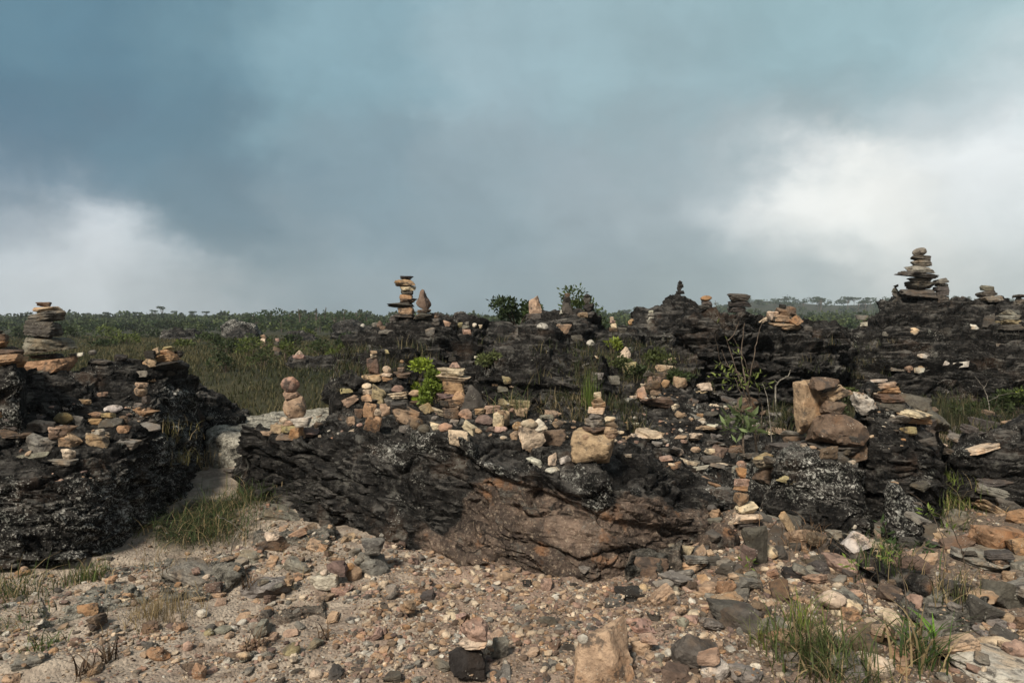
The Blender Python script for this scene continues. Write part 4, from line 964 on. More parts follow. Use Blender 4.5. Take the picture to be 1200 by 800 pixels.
BR = [('slab', 'K', 'dark broken slab lying on the rocky slope right of the central outcrop'), ('slab', 'G', 'grey broken slab lying on the rocky slope right of the central outcrop'),
      ('block', 'K', 'dark jagged block lying on the rocky slope right of the central outcrop'), ('slab', 'T', 'tan broken slab lying on the rocky slope right of the central outcrop'),
      ('slab', 'C', 'thin cream slab lying on the rocky slope right of the central outcrop'), ('block', 'B', 'brown jagged block lying on the rocky slope right of the central outcrop')]
placed = 0; tries = 0
while placed < 170 and tries < 4000:
    tries += 1
    y = rr.uniform(4.6, 8.2); x = y*rr.uniform(.06 if y > 6 else .28, .74)
    h = cast((x, y, 3), (0, 0, -1))
    if h is None or h[1][2] < .55: continue
    z = float(h[0][2])
    if not clear(x, y, z): continue
    s = (.07+.2*rr.random()**1.8)*(y/5.5)**.5
    sh, c, lab = BR[rr.choice([0, 0, 1, 1, 2, 2, 3, 4, 5])]; hh = s*(.28 if sh == 'slab' else .6)
    n = h[1]
    o = put_stone((x, y, z+hh*.22), (s*1.2, s*rr.uniform(.6, .9), hh), c, sh, rr.uniform(0, 6.28), rr.uniform(-.35, .35), rr.uniform(-.3, .3), rnd=rr, name='broken_rock')
    tag(o, lab, 'rock', 'broken rocks on the right slope: '+SHW[sh]+' '+COL[c][1]); placed += 1

# ------------------------------------------------------------------ plants
def blades(bases, heights, widths, lean, cols, r, curve=.5, seg=3):
    """tapered curved strips; arrays of n blades"""
    n = len(bases); a = r.uniform(0, 2*math.pi, n); dirv = np.stack([np.cos(a), np.sin(a), np.zeros(n)], 1)
    b = a+r.uniform(.8, 2.3, n); side = np.stack([np.cos(b), np.sin(b), np.zeros(n)], 1)
    Vs = []
    for k in range(seg+1):
        t = k/seg; w = widths*(1-t**1.6)*.5+.0003
        c = bases+dirv*(lean*heights*(t**1.8))[:, None]+np.array([0, 0, 1.])*(heights*(t-curve*lean*t**2.4*.6))[:, None]
        Vs += [c-side*w[:, None], c+side*w[:, None]]
    V = np.stack(Vs, 1); m = V.shape[1]; idx = np.arange(n)[:, None]*m
    F = np.concatenate([idx+np.array([2*k, 2*k+1, 2*k+3, 2*k+2]) for k in range(seg)])
    cc = np.repeat(cols[:, None], m, 1)
    tt = np.repeat(np.arange(seg+1)/seg, 2)[None, :, None]; 
    return V.reshape(-1, 3), F, (cc*np.ones_like(tt)).reshape(-1, 3)
def tuft(px, py, n, h, spread, col, label, lean=.5, wid=.004, seed=1, Y=None, name='grass_tuft', group=None, dry=.3, cat='grass tuft', drycol=(.26, .2, .11)):
    r = np.random.default_rng(seed)
    hit = cam_ray(px, py)
    p = hit[0] if hit is not None else PX(px, py, 5)
    if Y: p = PX(px, py, Y); p[2] = down(p[0], p[1], 3)
    off = r.normal(size=(n, 2))*spread; B = np.zeros((n, 3)); B[:, :2] = off
    for i in range(0, n):
        if i % 6 == 0: zz = down(p[0]+off[i, 0], p[1]+off[i, 1], p[2]+.15)-p[2]
        B[i, 2] = max(zz, -.15)-.01
    hh = h*r.uniform(.45, 1.1, n); cols = np.array(col)*r.uniform(.6, 1.35, (n, 1))
    d = r.random(n) < dry; cols[d] = np.array(drycol)*r.uniform(.6, 1.3, (d.sum(), 1))
    V, F, Cc = blades(B, hh, np.full(n, wid)*r.uniform(.6, 1.3, n), r.uniform(.1, 1, n)*lean*2, cols, r)
    me = mesh_from(name, V, F, M_GRASS, cols=Cc)
    if spread >= .12: tag(link(name, me, loc=tuple(p)), label, cat, None, 'stuff')
    else: tag(link(name, me, loc=tuple(p)), label, cat, group)
G1 = (.075, .11, .03); G2 = (.05, .075, .025); OL = (.15, .135, .05); DRY = (.24, .19, .10); YG = (.16, .21, .04)
tuft(232, 618, 900, .17, .20, G2, 'broad bed of soft dark green grass beside the path', 1.0, .0045, 1)
tuft(290, 588, 700, .18, .18, G2, 'dark green grass hanging round the left foot of the central outcrop', .9, .0045, 2)
tuft(262, 622, 500, .13, .15, G2, 'low dark green grass on the right of the soft grass bed', 1.0, .0045, 22)
tuft(104, 682, 200, .16, .06, (.09, .12, .035), 'bright green grass tuft on the pale sandy ledge', .55, .005, 3)
tuft(8, 700, 320, .17, .14, G2, 'dark grass clump at the left edge above the sand', .7, .005, 4)
tuft(12, 735, 160, .10, .14, G2, 'low straggling grass at the left edge below the clump', 1.0, .005, 42)
tuft(190, 718, 240, .16, .09, DRY, 'dry straw-coloured tuft in the middle of the left foreground', .4, .003, 5, dry=.9)
tuft(165, 728, 160, .08, .10, (.16, .11, .07), 'low brown dead tuft left of the straw-coloured tuft', .8, .003, 52, dry=.9)
tuft(44, 764, 36, .14, .03, G1, 'thin green tuft growing from a crack in the pale slab', .5, .005, 6, dry=.1)
tuft(68, 752, 16, .08, .015, G1, 'tiny green tuft right of the thin green tuft', .5, .004, 62, dry=.1)
tuft(210, 655, 160, .10, .16, (.12, .085, .05), 'brown withered grass below the soft grass bed', .9, .004, 7, dry=.7)
tuft(222, 528, 200, .17, .14, DRY, 'straw-coloured grass between the left bank and the pale slab', .5, .004, 8, dry=.8)
tuft(205, 520, 120, .15, .10, OL, 'olive grass fringe at the foot of the white-speckled bank', .5, .004, 82)
for i, (px, py, h) in enumerate([(100, 790, .16), (125, 775, .13), (296, 762, .13), (380, 748, .10), (290, 700, .08), (545, 745, .08)]):
    tuft(px, py, 22 if i != 5 else 9, h, .02, (.055, .035, .022), ['dark reddish spiky dead tuft at the bottom left', 'second dark spiky dead tuft beside the bottom-left one', 'spiky brown dead tuft in the gravel left of centre', 'small dark spiky tuft in the pinkish gravel', 'small brown tuft beside the grey slab', 'lone brown sprig near the three-stone stack'][i], .7, .008, 20+i, name='dead_tuft', cat='dead tuft', dry=.5, drycol=(.12, .08, .05))
tuft(958, 780, 340, .24, .10, (.07, .095, .03), 'largest yellow-green grass clump in the right foreground rubble', .75, .006, 9, dry=.25, drycol=(.17, .13, .07))
tuft(990, 798, 200, .18, .13, (.05, .062, .024), 'darker grass clump at the bottom edge below the largest clump', .9, .006, 10)
tuft(940, 735, 60, .24, .04, YG, 'tall yellowish blades rising behind the largest clump', .4, .006, 11)
tuft(1075, 765, 120, .24, .06, (.06, .10, .03), 'green broad-bladed tuft right of the largest clump', .6, .010, 12)
tuft(1090, 745, 16, .18, .02, (.13, .26, .03), 'few bright green blades on the right rubble', .9, .012, 13, dry=0)
tuft(1040, 660, 120, .22, .10, G2, 'dark grass in the gap below the craggy lichened rock', .6, .006, 14)
tuft(1110, 700, 90, .18, .08, (.07, .08, .03), 'thin grass among the dark rocks at lower right', .6, .005, 15, dry=.5)
tuft(1122, 582, 260, .16, .14, (.13, .17, .035), 'yellow-green grass hollow behind the stack of big slabs', .6, .006, 16)
tuft(1105, 600, 200, .18, .12, (.06, .08, .025), 'dull green grass in front of the round dark boulder', .6, .006, 17)
tuft(692, 475, 70, .42, .05, (.10, .15, .03), 'upright green reeds between the dark boulder and the sliced cairn', .15, .007, 18, dry=.1, name='reed_clump', cat='reeds')
tuft(660, 478, 220, .16, .22, DRY, 'dry brown grass strip behind the sliced cairn', .6, .004, 19, dry=.7)
tuft(890, 757, 40, .14, .03, (.15, .17, .04), 'small yellow-green tuft above the pale round stone', .5, .005, 27)
tuft(905, 740, 30, .10, .03, (.1, .12, .04), 'small grass sprig by the dark grey boulder', .6, .005, 28)
tuft(600, 470, 120, .2, .1, G2, 'dark grass behind the broad cairn', .6, .005, 29)
tuft(940, 622, 120, .12, .12, (.12, .08, .05), 'reddish brown grass at the foot of the lichened boulder', .7, .004, 31, dry=.6, drycol=(.2, .12, .07))
tuft(395, 700, 50, .05, .12, (.14, .1, .07), 'fine dead straw on the gravel by the grey stack', 1, .003, 33, dry=.8)
tuft(365, 655, 200, .07, .16, (.14, .1, .07), 'brown litter of dead stems at the foot of the outcrop', 1.2, .003, 34, dry=.8)
for i, (px, py) in enumerate([(1000, 470), (1040, 480), (1080, 490), (1120, 480), (1165, 485), (1195, 470), (985, 430), (960, 480), (1010, 410)]):
    tuft(px, py, 260, .30, .26, [(.025, .032, .014), (.035, .038, .016)][i % 2], ['dark grass under the left end of the right ridge', 'tall dusky grass below the ridge ledge', 'tall dusky grass right of the stack on the dark boulder', 'tall grass in the middle below the right ridge', 'feathery grass at the right below the ridge', 'grass at the right edge below the ridge', 'grass in the notch between wall and ridge', 'grass at the foot of the layered wall', 'sparse grass high in the notch left of the ridge'][i], .5, .006, 70+i, Y=[8.6, 8.8, 8.4, 8.6, 8.2, 8.4, 9.3, 8.8, 9.6][i], group='grass under the right ridge', dry=.2, drycol=(.10, .085, .05))

def field_grass():
    r = np.random.default_rng(12); B = []
    for i in range(12000):
        y = 8.2*(52/8.2)**(r.random()**.9); u = r.uniform(-.80, .95)
        if u > -.2 and y > 11: continue
        if y < 9.2 and u > -.42 and r.random() < .6: continue
        B.append((u*y, y))
    B = np.array(B); q = fbm(np.column_stack([B*.35, np.zeros(len(B))]), 3, 5)
    
    n = len(B); k = 14
    bb = np.repeat(B, k, 0)+r.normal(size=(n*k, 2))*(.10+.006*np.repeat(B[:, 1], k))[:, None]
    z = g(bb[:, 0], bb[:, 1]); y = bb[:, 1]
    P = np.column_stack([bb, z-.02]); h = (.16+.08*np.repeat(q, k))*r.uniform(.5, 1.2, n*k)
    c = np.where(r.random((n*k, 1)) < .45+.5*np.repeat(q, k)[:, None], (.115, .10, .05), (.04, .048, .02))*r.uniform(.6, 1.3, (n*k, 1))
    V, F, Cc = blades(P, h, .004+.0009*y, r.uniform(.1, .9, n*k), c, r, seg=2)
    me = mesh_from('field_grass', V, F, M_GRASS, cols=Cc)
    tag(link('field_grass', me), 'olive and straw-coloured grass covering the field on the left', 'grass', kind='stuff')
field_grass()

def gully_grass():
    r = np.random.default_rng(91); P = []
    n = 0
    for i in range(5200):
        y = r.uniform(6.6, 11.5); x = y*r.uniform(-.26, .72)
        if tab(_ST, min(x, 5.9), min(y*.8, 8.9)) < -.02: continue
        h = cast((x, y, 4), (0, 0, -1))
        if h is None or h[1][2] < .72 or h[0][2] > 1.35: continue
        P.append(h[0])
    P = np.array(P); k = 11; B = np.repeat(P, k, 0); B[:, :2] += r.normal(size=(len(B), 2))*.05; B[:, 2] -= .03
    m = len(B); c = np.where(r.random((m, 1)) < .4, (.12, .10, .055), (.035, .045, .018))*r.uniform(.6, 1.3, (m, 1))
    V, F, Cc = blades(B, .17*r.uniform(.4, 1.2, m)*np.repeat(r.uniform(.5, 1.3, len(P)), k), np.full(m, .008), r.uniform(.1, .9, m), c, r, seg=2)
    tag(link('gully_grass', mesh_from('gully_grass', V, F, M_GRASS, cols=Cc)), 'short dull grass growing in the gullies and ledges of the black ridges', 'grass', kind='stuff')
gully_grass()

def leaf_cloud(r, lobes, n, size, col, up=.3, aspect=.45, var=.35, shell=.55):
    """lobes: (x,y,z,rx,ry,rz)"""
    L = np.array(lobes, float); w = (L[:, 3]*L[:, 4]*L[:, 5])**(2/3); w /= w.sum(); k = r.choice(len(L), n, p=w)
    d = r.normal(size=(n, 3)); d /= np.linalg.norm(d, axis=1, keepdims=True)
    rad = shell+(1-shell)*r.random(n)**.6
    c = L[k, :3]+d*L[k, 3:]*rad[:, None]*(1+.18*r.normal(size=n))[:, None]
    a = d+r.normal(size=(n, 3))*.7+np.array([0, 0, up]); a /= np.linalg.norm(a, axis=1, keepdims=True)
    b = np.cross(a, r.normal(size=(n, 3))); b /= np.linalg.norm(b, axis=1, keepdims=True)
    s = size*r.uniform(.6, 1.3, n)[:, None]
    V = np.stack([c, c+a*s*.5+b*s*aspect*.5, c+a*s, c+a*s*.5-b*s*aspect*.5], 1)
    F = np.arange(n)[:, None]*4+np.arange(4)
    lobe_c = r.uniform(1-var, 1+var, len(L))[k][:, None]
    cc = np.array(col)*lobe_c*r.uniform(.7, 1.3, (n, 1))
    return V.reshape(-1, 3), F, np.repeat(cc[:, None], 4, 1).reshape(-1, 3)
def tube(path, r0, r1, ns=6):
    P = np.array(path, float); n = len(P); T = np.gradient(P, axis=0); T /= np.linalg.norm(T, axis=1, keepdims=True)
    A = np.cross(T, (0.3, 1, .1)); A /= np.linalg.norm(A, axis=1, keepdims=True); Bn = np.cross(T, A)
    rad = np.linspace(r0, r1, n); an = np.arange(ns)/ns*2*math.pi
    V = P[:, None]+(A[:, None]*np.cos(an)[None, :, None]+Bn[:, None]*np.sin(an)[None, :, None])*rad[:, None, None]
    F = np.array([[i*ns+j, i*ns+(j+1) % ns, (i+1)*ns+(j+1) % ns, (i+1)*ns+j] for i in range(n-1) for j in range(ns)])
    return V.reshape(-1, 3), F
def joinp(parts):
    Vs, Fs, off = [], [], 0
    for V, F in parts: Vs.append(V); Fs.append(F+off); off += len(V)
    return np.concatenate(Vs), np.concatenate(Fs)
def bush(px, Y, label, w, h, col, n, size, seed, name='bush', py=None, group=None, lobes=7, part='foliage', top=None):
    """w, h in photo pixels at distance Y"""
    r = np.random.default_rng(seed); u = Y/FPX; x = (px-600)*u; z = down(x, Y, 6)
    if py: z = min(z, CAMZ-(py-HOR)*u) if CAMZ-(py-HOR)*u > z-.6 else z
    W, H = w*u, h*u
    if top: H = CAMZ-(top-HOR)*u-z
    e = bpy.data.objects.new(name, None); C.objects.link(e); e.location = (x, Y, z); tag(e, label, 'bush', group)
    L = []; stems = []
    for i in range(lobes):
        a = r.uniform(-1, 1)*.36*W; b = r.uniform(-.3, .3)*W; t = r.uniform(.3, .85)*H*(1-.5*abs(a)/(.5*W))
        s = r.uniform(.13, .24)*W; L.append((a, b, t, s, s, s*.7))
        m = np.array([a*.4, b*.4, t*.5]); stems.append(tube([(a*.08, b*.08, -.05), m+r.normal(size=3)*.02*W, (a, b, t)], .018*W, .006*W, 5))
    V, F, Cc = leaf_cloud(r, L, n, size*u, col)
    link(part, mesh_from(part, V, F, M_LEAF, cols=Cc), e)
    V, F = joinp(stems); link('stem', mesh_from('stem', V, F, M_BARK), e)
bush(497, 6.95, 'bright yellow-green bush between the two black ledges', 38, 52, (.19, .25, .03), 1900, 4.8, 1, lobes=10, top=398)
bush(506, 6.7, 'lower yellow-green bush in front of the bright one', 26, 34, (.13, .18, .03), 1100, 4.8, 2, lobes=7, top=428)
bush(548, 7.9, 'dull green shrub on the right flank of the mound', 32, 44, (.10, .13, .03), 600, 5, 3, py=440)
bush(570, 7.8, 'grey-green shrub right beside the dull green shrub', 26, 30, (.11, .13, .05), 450, 5, 4, py=430)
bush(606, 12.6, 'dark loose bush behind the low ridge, left of the pointed stone', 58, 34, (.035, .055, .018), 1500, 5, 5, top=338)
bush(628, 12.4, 'upright dark shrub right behind the pointed tan stone', 28, 48, (.035, .055, .018), 600, 5, 6, lobes=7, top=330)
bush(672, 12.2, 'olive green bush around the dark stacks on the ridge', 66, 40, (.055, .08, .02), 2000, 4.5, 7, lobes=12, top=334)
bush(700, 12.4, 'dark green bush at the right end of the low ridge', 44, 28, (.035, .055, .018), 900, 4.5, 8, top=349)
bush(718, 9.6, 'small yellow-green shrub under the striped cairn', 16, 18, (.16, .20, .03), 200, 5, 9)
bush(530, 12.6, 'dark green shrub on the skyline right of the mound', 34, 22, (.06, .09, .025), 600, 4.5, 10)
bush(805, 12.3, 'small shrub clinging to the pointed hill', 9, 14, (.10, .13, .03), 100, 4, 11, py=378)
bush(1192, 8.6, 'feathery dark shrub at the right edge under the ridge', 36, 60, (.05, .07, .022), 900, 5, 12, py=470)
bush(1140, 8.8, 'low dark shrub in the dusky grass under the ridge', 40, 30, (.045, .06, .022), 700, 5, 13)
bush(1196, 9.6, 'yellow-green plant on the rock at the right edge', 14, 22, (.22, .28, .03), 200, 5, 14, py=405)
for i, (px, Y, h, lab) in enumerate([(590, 7.1, 22, 'dark low shrub behind the rubble row'), (722, 9.0, 26, 'dull shrub in the gully left of the dark slope'), (745, 8.6, 22, 'dusky shrub on the dark slope under the pointed hill'),
  (770, 9.4, 24, 'olive shrub in the gully below the pointed hill'), (800, 8.8, 20, 'low dark shrub at the left foot of the layered wall'), (1000, 9.3, 34, 'dark shrub in the notch between wall and right ridge'), (975, 9.0, 26, 'olive shrub at the right foot of the layered wall'), (1060, 8.8, 24, 'dusky shrub below the ledge of the right ridge'), (1165, 8.6, 34, 'dark bushy shrub right below the right ridge')]):
    bush(px, Y, lab, 34, h, [(.035, .05, .018), (.06, .075, .025)][i % 2], 600, 4.6, 400+i)
for i, (px, Y, w, h) in enumerate([(250, 26, 26, 14), (265, 18, 40, 20), (295, 17, 46, 26), (285, 22, 36, 18), (340, 24, 30, 14), (215, 24, 30, 10), (300, 30, 30, 12), (400, 26, 22, 12), (335, 15, 40, 26), (375, 18, 40, 16), (120, 24, 34, 12), (150, 30, 34, 12), (90, 40, 40, 14), (410, 34, 24, 12), (360, 40, 30, 12), (310, 13, 40, 28), (265, 12, 36, 22), (395, 14, 34, 20), (240, 34, 24, 10), (170, 45, 30, 10), (130, 50, 36, 11), (60, 48, 36, 12), (25, 42, 30, 12), (405, 20, 20, 12), (420, 28, 20, 14)]):
    bush(px, Y, 'green heath shrub growing in the field grass left of the mound', w, h, [(.045, .065, .02), (.03, .045, .016), (.085, .11, .025)][i % 3], 420, 3.6, 100+i, group='heath shrubs in the field', lobes=6)

# bare sapling with few leaves in front of the layered wall
def stick_plant(name, label, cat, Y, trunk, branches, leaves, mat=M_BARK, r0=.011, leafcol=(.10, .14, .03), lsize=.07, group=None):
    e = bpy.data.objects.new(name, None); C.objects.link(e)
    base = PX(*trunk[0], Y); base[2] = down(base[0], Y, 3); e.location = tuple(base); tag(e, label, cat, group)
    r = np.random.default_rng(len(label)); 
    def conv(path, j=.1):
        pts = [PX(a, b, Y+j*k*(.5-r.random())) for k, (a, b) in enumerate(path)]
        if path is trunk: pts[0][2] = base[2]-.04
        P = np.array(pts)-base; t = np.arange(len(P)); tq = np.linspace(0, len(P)-1, len(P)*4); Q = pchip(t, P, tq)
        return Q+r.normal(size=Q.shape)*.003
    link('trunk', mesh_from('trunk', *tube(conv(trunk), r0, r0*.3), mat), e)
    for b in branches: link('branch', mesh_from('branch', *tube(conv(b), r0*.5, r0*.15, 5), mat), e)
    if leaves:
        Ls = [(*(PX(a, b, Y)-base), s, s, s*.7) for a, b, s in leaves]
        V, F, Cc = leaf_cloud(r, Ls, 14*len(Ls), lsize, leafcol, shell=.1, aspect=.28); link('foliage', mesh_from('foliage', V, F, M_LEAF, cols=Cc), e)
stick_plant('sapling', 'tall thin sapling with few leaves before the layered wall', 'sapling', 6.1,
 [(888, 520), (882, 480), (873, 445), (869, 415), (872, 378)],
 [[(884, 490), (862, 430), (852, 400), (843, 372), (838, 352)], [(876, 455), (884, 415), (888, 395), (895, 370)], [(868, 440), (853, 428), (846, 410)], [(873, 445), (860, 432), (845, 425), (838, 390)], [(888, 515), (878, 470), (875, 430), (860, 396)], [(880, 470), (868, 460), (860, 440)], [(889, 518), (893, 480), (884, 445)], [(852, 400), (860, 392), (866, 376)]],
 [(846, 425, .05), (858, 400, .05), (850, 440, .12), (862, 448, .10), (885, 445, .10), (866, 415, .04), (842, 380, .03), (878, 440, .08), (898, 450, .05)], leafcol=(.12, .15, .04), lsize=.055)
stick_plant('leafy_plant', 'broad-leaved green plant at the foot of the sapling', 'plant', 5.9,
 [(872, 512), (870, 495), (868, 478)], [], [(868, 482, .05), (860, 490, .06), (874, 492, .06), (868, 500, .08), (856, 502, .06), (880, 503, .05)], leafcol=(.12, .16, .07), lsize=.12)
stick_plant('dead_branch', 'bleached crooked dead branch in front of the layered wall', 'branch', 7.4,
 [(910, 468), (909, 455), (914, 446), (924, 440), (926, 433)], [[(912, 449), (907, 444)], [(921, 441), (927, 442)]], [], mat=M_DEAD, r0=.011)
stick_plant('dead_branch', 'thin straight dead stick leaning left of the bleached branch', 'branch', 6.6,
 [(905, 480), (898, 462), (893, 448)], [], [], mat=M_DEAD, r0=.006)
stick_plant('dead_branch', 'forked dead twig in the grass under the right ridge', 'branch', 8.2,
 [(1160, 488), (1158, 470), (1153, 455), (1142, 440)], [[(1158, 470), (1175, 462), (1195, 460)], [(1153, 455), (1160, 444)]], [], mat=M_DEAD, r0=.006)
stick_plant('dead_branch', 'pale fallen twig lying in the rubble beside the soft grass', 'branch', 4.9,
 [(268, 640), (276, 628), (284, 620)], [[(255, 604), (270, 612), (292, 628)]], [], mat=M_DEAD, r0=.006)
stick_plant('climber', 'round-leaved climber hanging on the craggy lichened rock', 'plant', 4.55,
 [(1050, 665), (1042, 640), (1036, 612)], [], [(1032, 615, .03), (1038, 628, .035), (1042, 642, .04), (1046, 658, .04), (1060, 655, .03), (1085, 642, .03)], leafcol=(.05, .085, .03), lsize=.06)
for i, (a, b, Y) in enumerate([(1020, 700, 3.6), (1065, 690, 3.5), (1110, 640, 4.2), (1135, 660, 4.0), (900, 700, 3.9)]):
    stick_plant('dry_twig', ['thin dry twig arching over the mossy rib', 'dark upright twig among the right rubble', 'dry twig left of the stack of big slabs', 'thin twig in front of the big slabs', 'thin arching twig in the rubble near the dark boulder'][i], 'twig', Y,
     [(a, b+20), (a-6, b-10), (a-22, b-45), (a-48, b-66)][:4], [[(a-6, b-10), (a+8, b-34)]], [(a-22, b-40, .04)], r0=.0035, lsize=.04)

# ------------------------------------------------------------------ forest, far trees
def forest():
    r = np.random.default_rng(44); Vs, Fs, Cs, off = [], [], [], 0
    for i in range(1700):
        y = 55*(430/55)**(r.random()**.8); 
        u = r.uniform(-.82, -.05) if r.random() < .55 else r.uniform(-.05, .85)
        x = u*y; z = g1(x, y)
        hgt = (1.0+2.3*float(ss(55, 190, y)))*r.uniform(.6, 1.15)
        if u > 0: hgt *= 1.1
        s = hgt*r.uniform(.45, .85)
        L = [(x+r.normal()*s*.5, y+r.normal()*s*.4, z+hgt*r.uniform(.45, .8), s*.6, s*.6, hgt*.25) for _ in range(3)]
        base = np.array([(.03, .05, .018), (.045, .065, .022), (.03, .042, .016), (.06, .08, .025)][r.integers(4)])
        V, F, c = leaf_cloud(r, L, 90, hgt*.22, base, up=.1, aspect=.9)
        Vs.append(V); Fs.append(F+off); Cs.append(c); off += len(V)
    me = mesh_from('forest', np.concatenate(Vs), np.concatenate(Fs), M_LEAF, cols=np.concatenate(Cs))
    tag(link('forest', me), 'dense dark green scrub forest covering the far hills', 'forest', kind='stuff')
forest()
def far_tree(px, Y, top, crown_w, kind, label, group, seed, col=(.035, .055, .02)):
    r = np.random.default_rng(seed); u = Y/FPX; x = (px-600)*u; z = g1(x, Y)
    H = max(CAMZ-(top-HOR)*u-z, 1.5); W = crown_w*u
    e = bpy.data.objects.new('tree', None); C.objects.link(e); e.location = (x, Y, z); tag(e, label, 'tree', group)
    parts = [tube([(0, 0, -.3), (r.normal()*.02*H, 0, H*.5), (r.normal()*.05*H, 0, H*.93)], .022*H+.05, .01*H+.02, 5)]
    L = []
    for i in range(5 if kind else 7):
        a = r.uniform(-.42, .42)*W; b = r.uniform(-.3, .3)*W
        t = H*(r.uniform(.86, .96) if kind else r.uniform(.5, .9)); s = W*r.uniform(.12, .22)
        L.append((a, b, t, s, s, s*(.28 if kind else .75)))
        parts.append(tube([(0, 0, H*.55), (a*.6, b*.6, t-.12*H), (a, b, t)], .012*H+.02, .006*H+.01, 4))
    V, F, c = leaf_cloud(r, L, 260, W*.11, col, aspect=.7, up=.5)
    link('crown', mesh_from('crown', V, F, M_LEAF, cols=c), e)
    link('trunk', mesh_from('trunk', *joinp(parts), M_BARK), e)
rt = random.Random(9)
for i, (px, top) in enumerate([(182, 362), (190, 359), (160, 365), (205, 364), (128, 366), (240, 364), (100, 367), (82, 368), (265, 364), (146, 365), (225, 365)]):
    far_tree(px, rt.uniform(190, 230), top, rt.uniform(7, 13), 1, 'small flat-crowned tree on the far left hill line against the sky', 'flat-crowned trees on the left skyline', 200+i)
for i, (px, top, w, Y) in enumerate([(318, 362, 24, 95), (296, 366, 18, 100), (352, 360, 7, 90), (371, 359, 8, 90), (381, 358, 9, 92), (403, 361, 18, 85), (418, 364, 16, 80), (340, 366, 20, 100), (392, 366, 16, 88), (360, 366, 18, 95), (430, 370, 14, 80), (300, 372, 26, 80), (330, 372, 26, 80), (375, 370, 22, 78)]):
    far_tree(px, Y, top, w, 0, 'dark green tree in the nearer wood left of the cairn mound', 'trees left of the cairn mound', 240+i, (.035, .06, .018))
for i in range(34):
    px = rt.choice([rt.uniform(905, 1045), rt.uniform(905, 1045), rt.uniform(1120, 1185), rt.uniform(715, 760), rt.uniform(840, 900)])
    top = (350 if px > 900 else 362)+rt.uniform(-2, 6)
    far_tree(px, rt.uniform(330, 400), top, rt.uniform(8, 15), 1, 'hazy umbrella-shaped tree on the far right hill line', 'umbrella-shaped trees on the right hills', 300+i, (.05, .07, .035))

# ------------------------------------------------------------------ haze
bm = bmesh.new(); bmesh.ops.create_cube(bm, size=1); me = bpy.data.meshes.new('haze'); bm.to_mesh(me); bm.free()
hz = link('haze', me, loc=(0, 255, 14)); hz.scale = (1300, 600, 50)
m = bpy.data.materials.new('haze_air'); m.use_nodes = True; nt = m.node_tree; nt.nodes.clear()
out = nt.nodes.new('ShaderNodeOutputMaterial'); pv = nt.nodes.new('ShaderNodeVolumePrincipled')
pv.inputs['Color'].default_value = (.80, .88, .92, 1); pv.inputs['Density'].default_value = .0008; pv.inputs['Anisotropy'].default_value = .3
nt.links.new(pv.outputs[0], out.inputs['Volume']); me.materials.append(m); tag(hz, kind='stuff')

# ------------------------------------------------------------------ sky and light
SUN_AZ, SUN_EL = math.radians(-152), math.radians(44)      # azimuth from +Y towards +X: behind the camera, to the left
w = bpy.data.worlds.new('World'); sc.world = w; w.use_nodes = True; T = NT(w.node_tree)
bg = w.node_tree.nodes['Background']
sky = T.new('ShaderNodeTexSky', sky_type='NISHITA'); sky.sun_disc = False; sky.sun_elevation = SUN_EL; sky.sun_rotation = SUN_AZ
D = T.vmath('NORMALIZE', T.new('ShaderNodeTexCoord').outputs['Generated'])
w2 = T.new('ShaderNodeTexNoise'); T.put(w2.inputs['Vector'], D); w2.inputs['Scale'].default_value = 9; w2.inputs['Detail'].default_value = 6; w2.inputs['Roughness'].default_value = .6
sq = T.new('ShaderNodeMapping'); T.put(sq.inputs['Vector'], D); sq.inputs['Scale'].default_value = (1, 1, 2.2); sq.inputs['Rotation'].default_value = (0, .25, 0)
wv = T.new('ShaderNodeTexNoise'); T.put(wv.inputs['Vector'], sq.outputs[0]); wv.inputs['Scale'].default_value = 2.2; wv.inputs['Detail'].default_value = 7; wv.inputs['Roughness'].default_value = .5
Dw = T.vmath('NORMALIZE', T.vmath('ADD', D, T.vmath('SCALE', T.vmath('SUBTRACT', wv.outputs['Color'], (.5, .5, .5)), scale=.34)))
Dw = T.vmath('NORMALIZE', T.vmath('ADD', Dw, T.vmath('SCALE', T.vmath('SUBTRACT', w2.outputs['Color'], (.5, .5, .5)), scale=.16)))
def lin(c): return tuple(((v/255+.055)/1.055)**2.4 if v > 10 else v/255/12.92 for v in c)
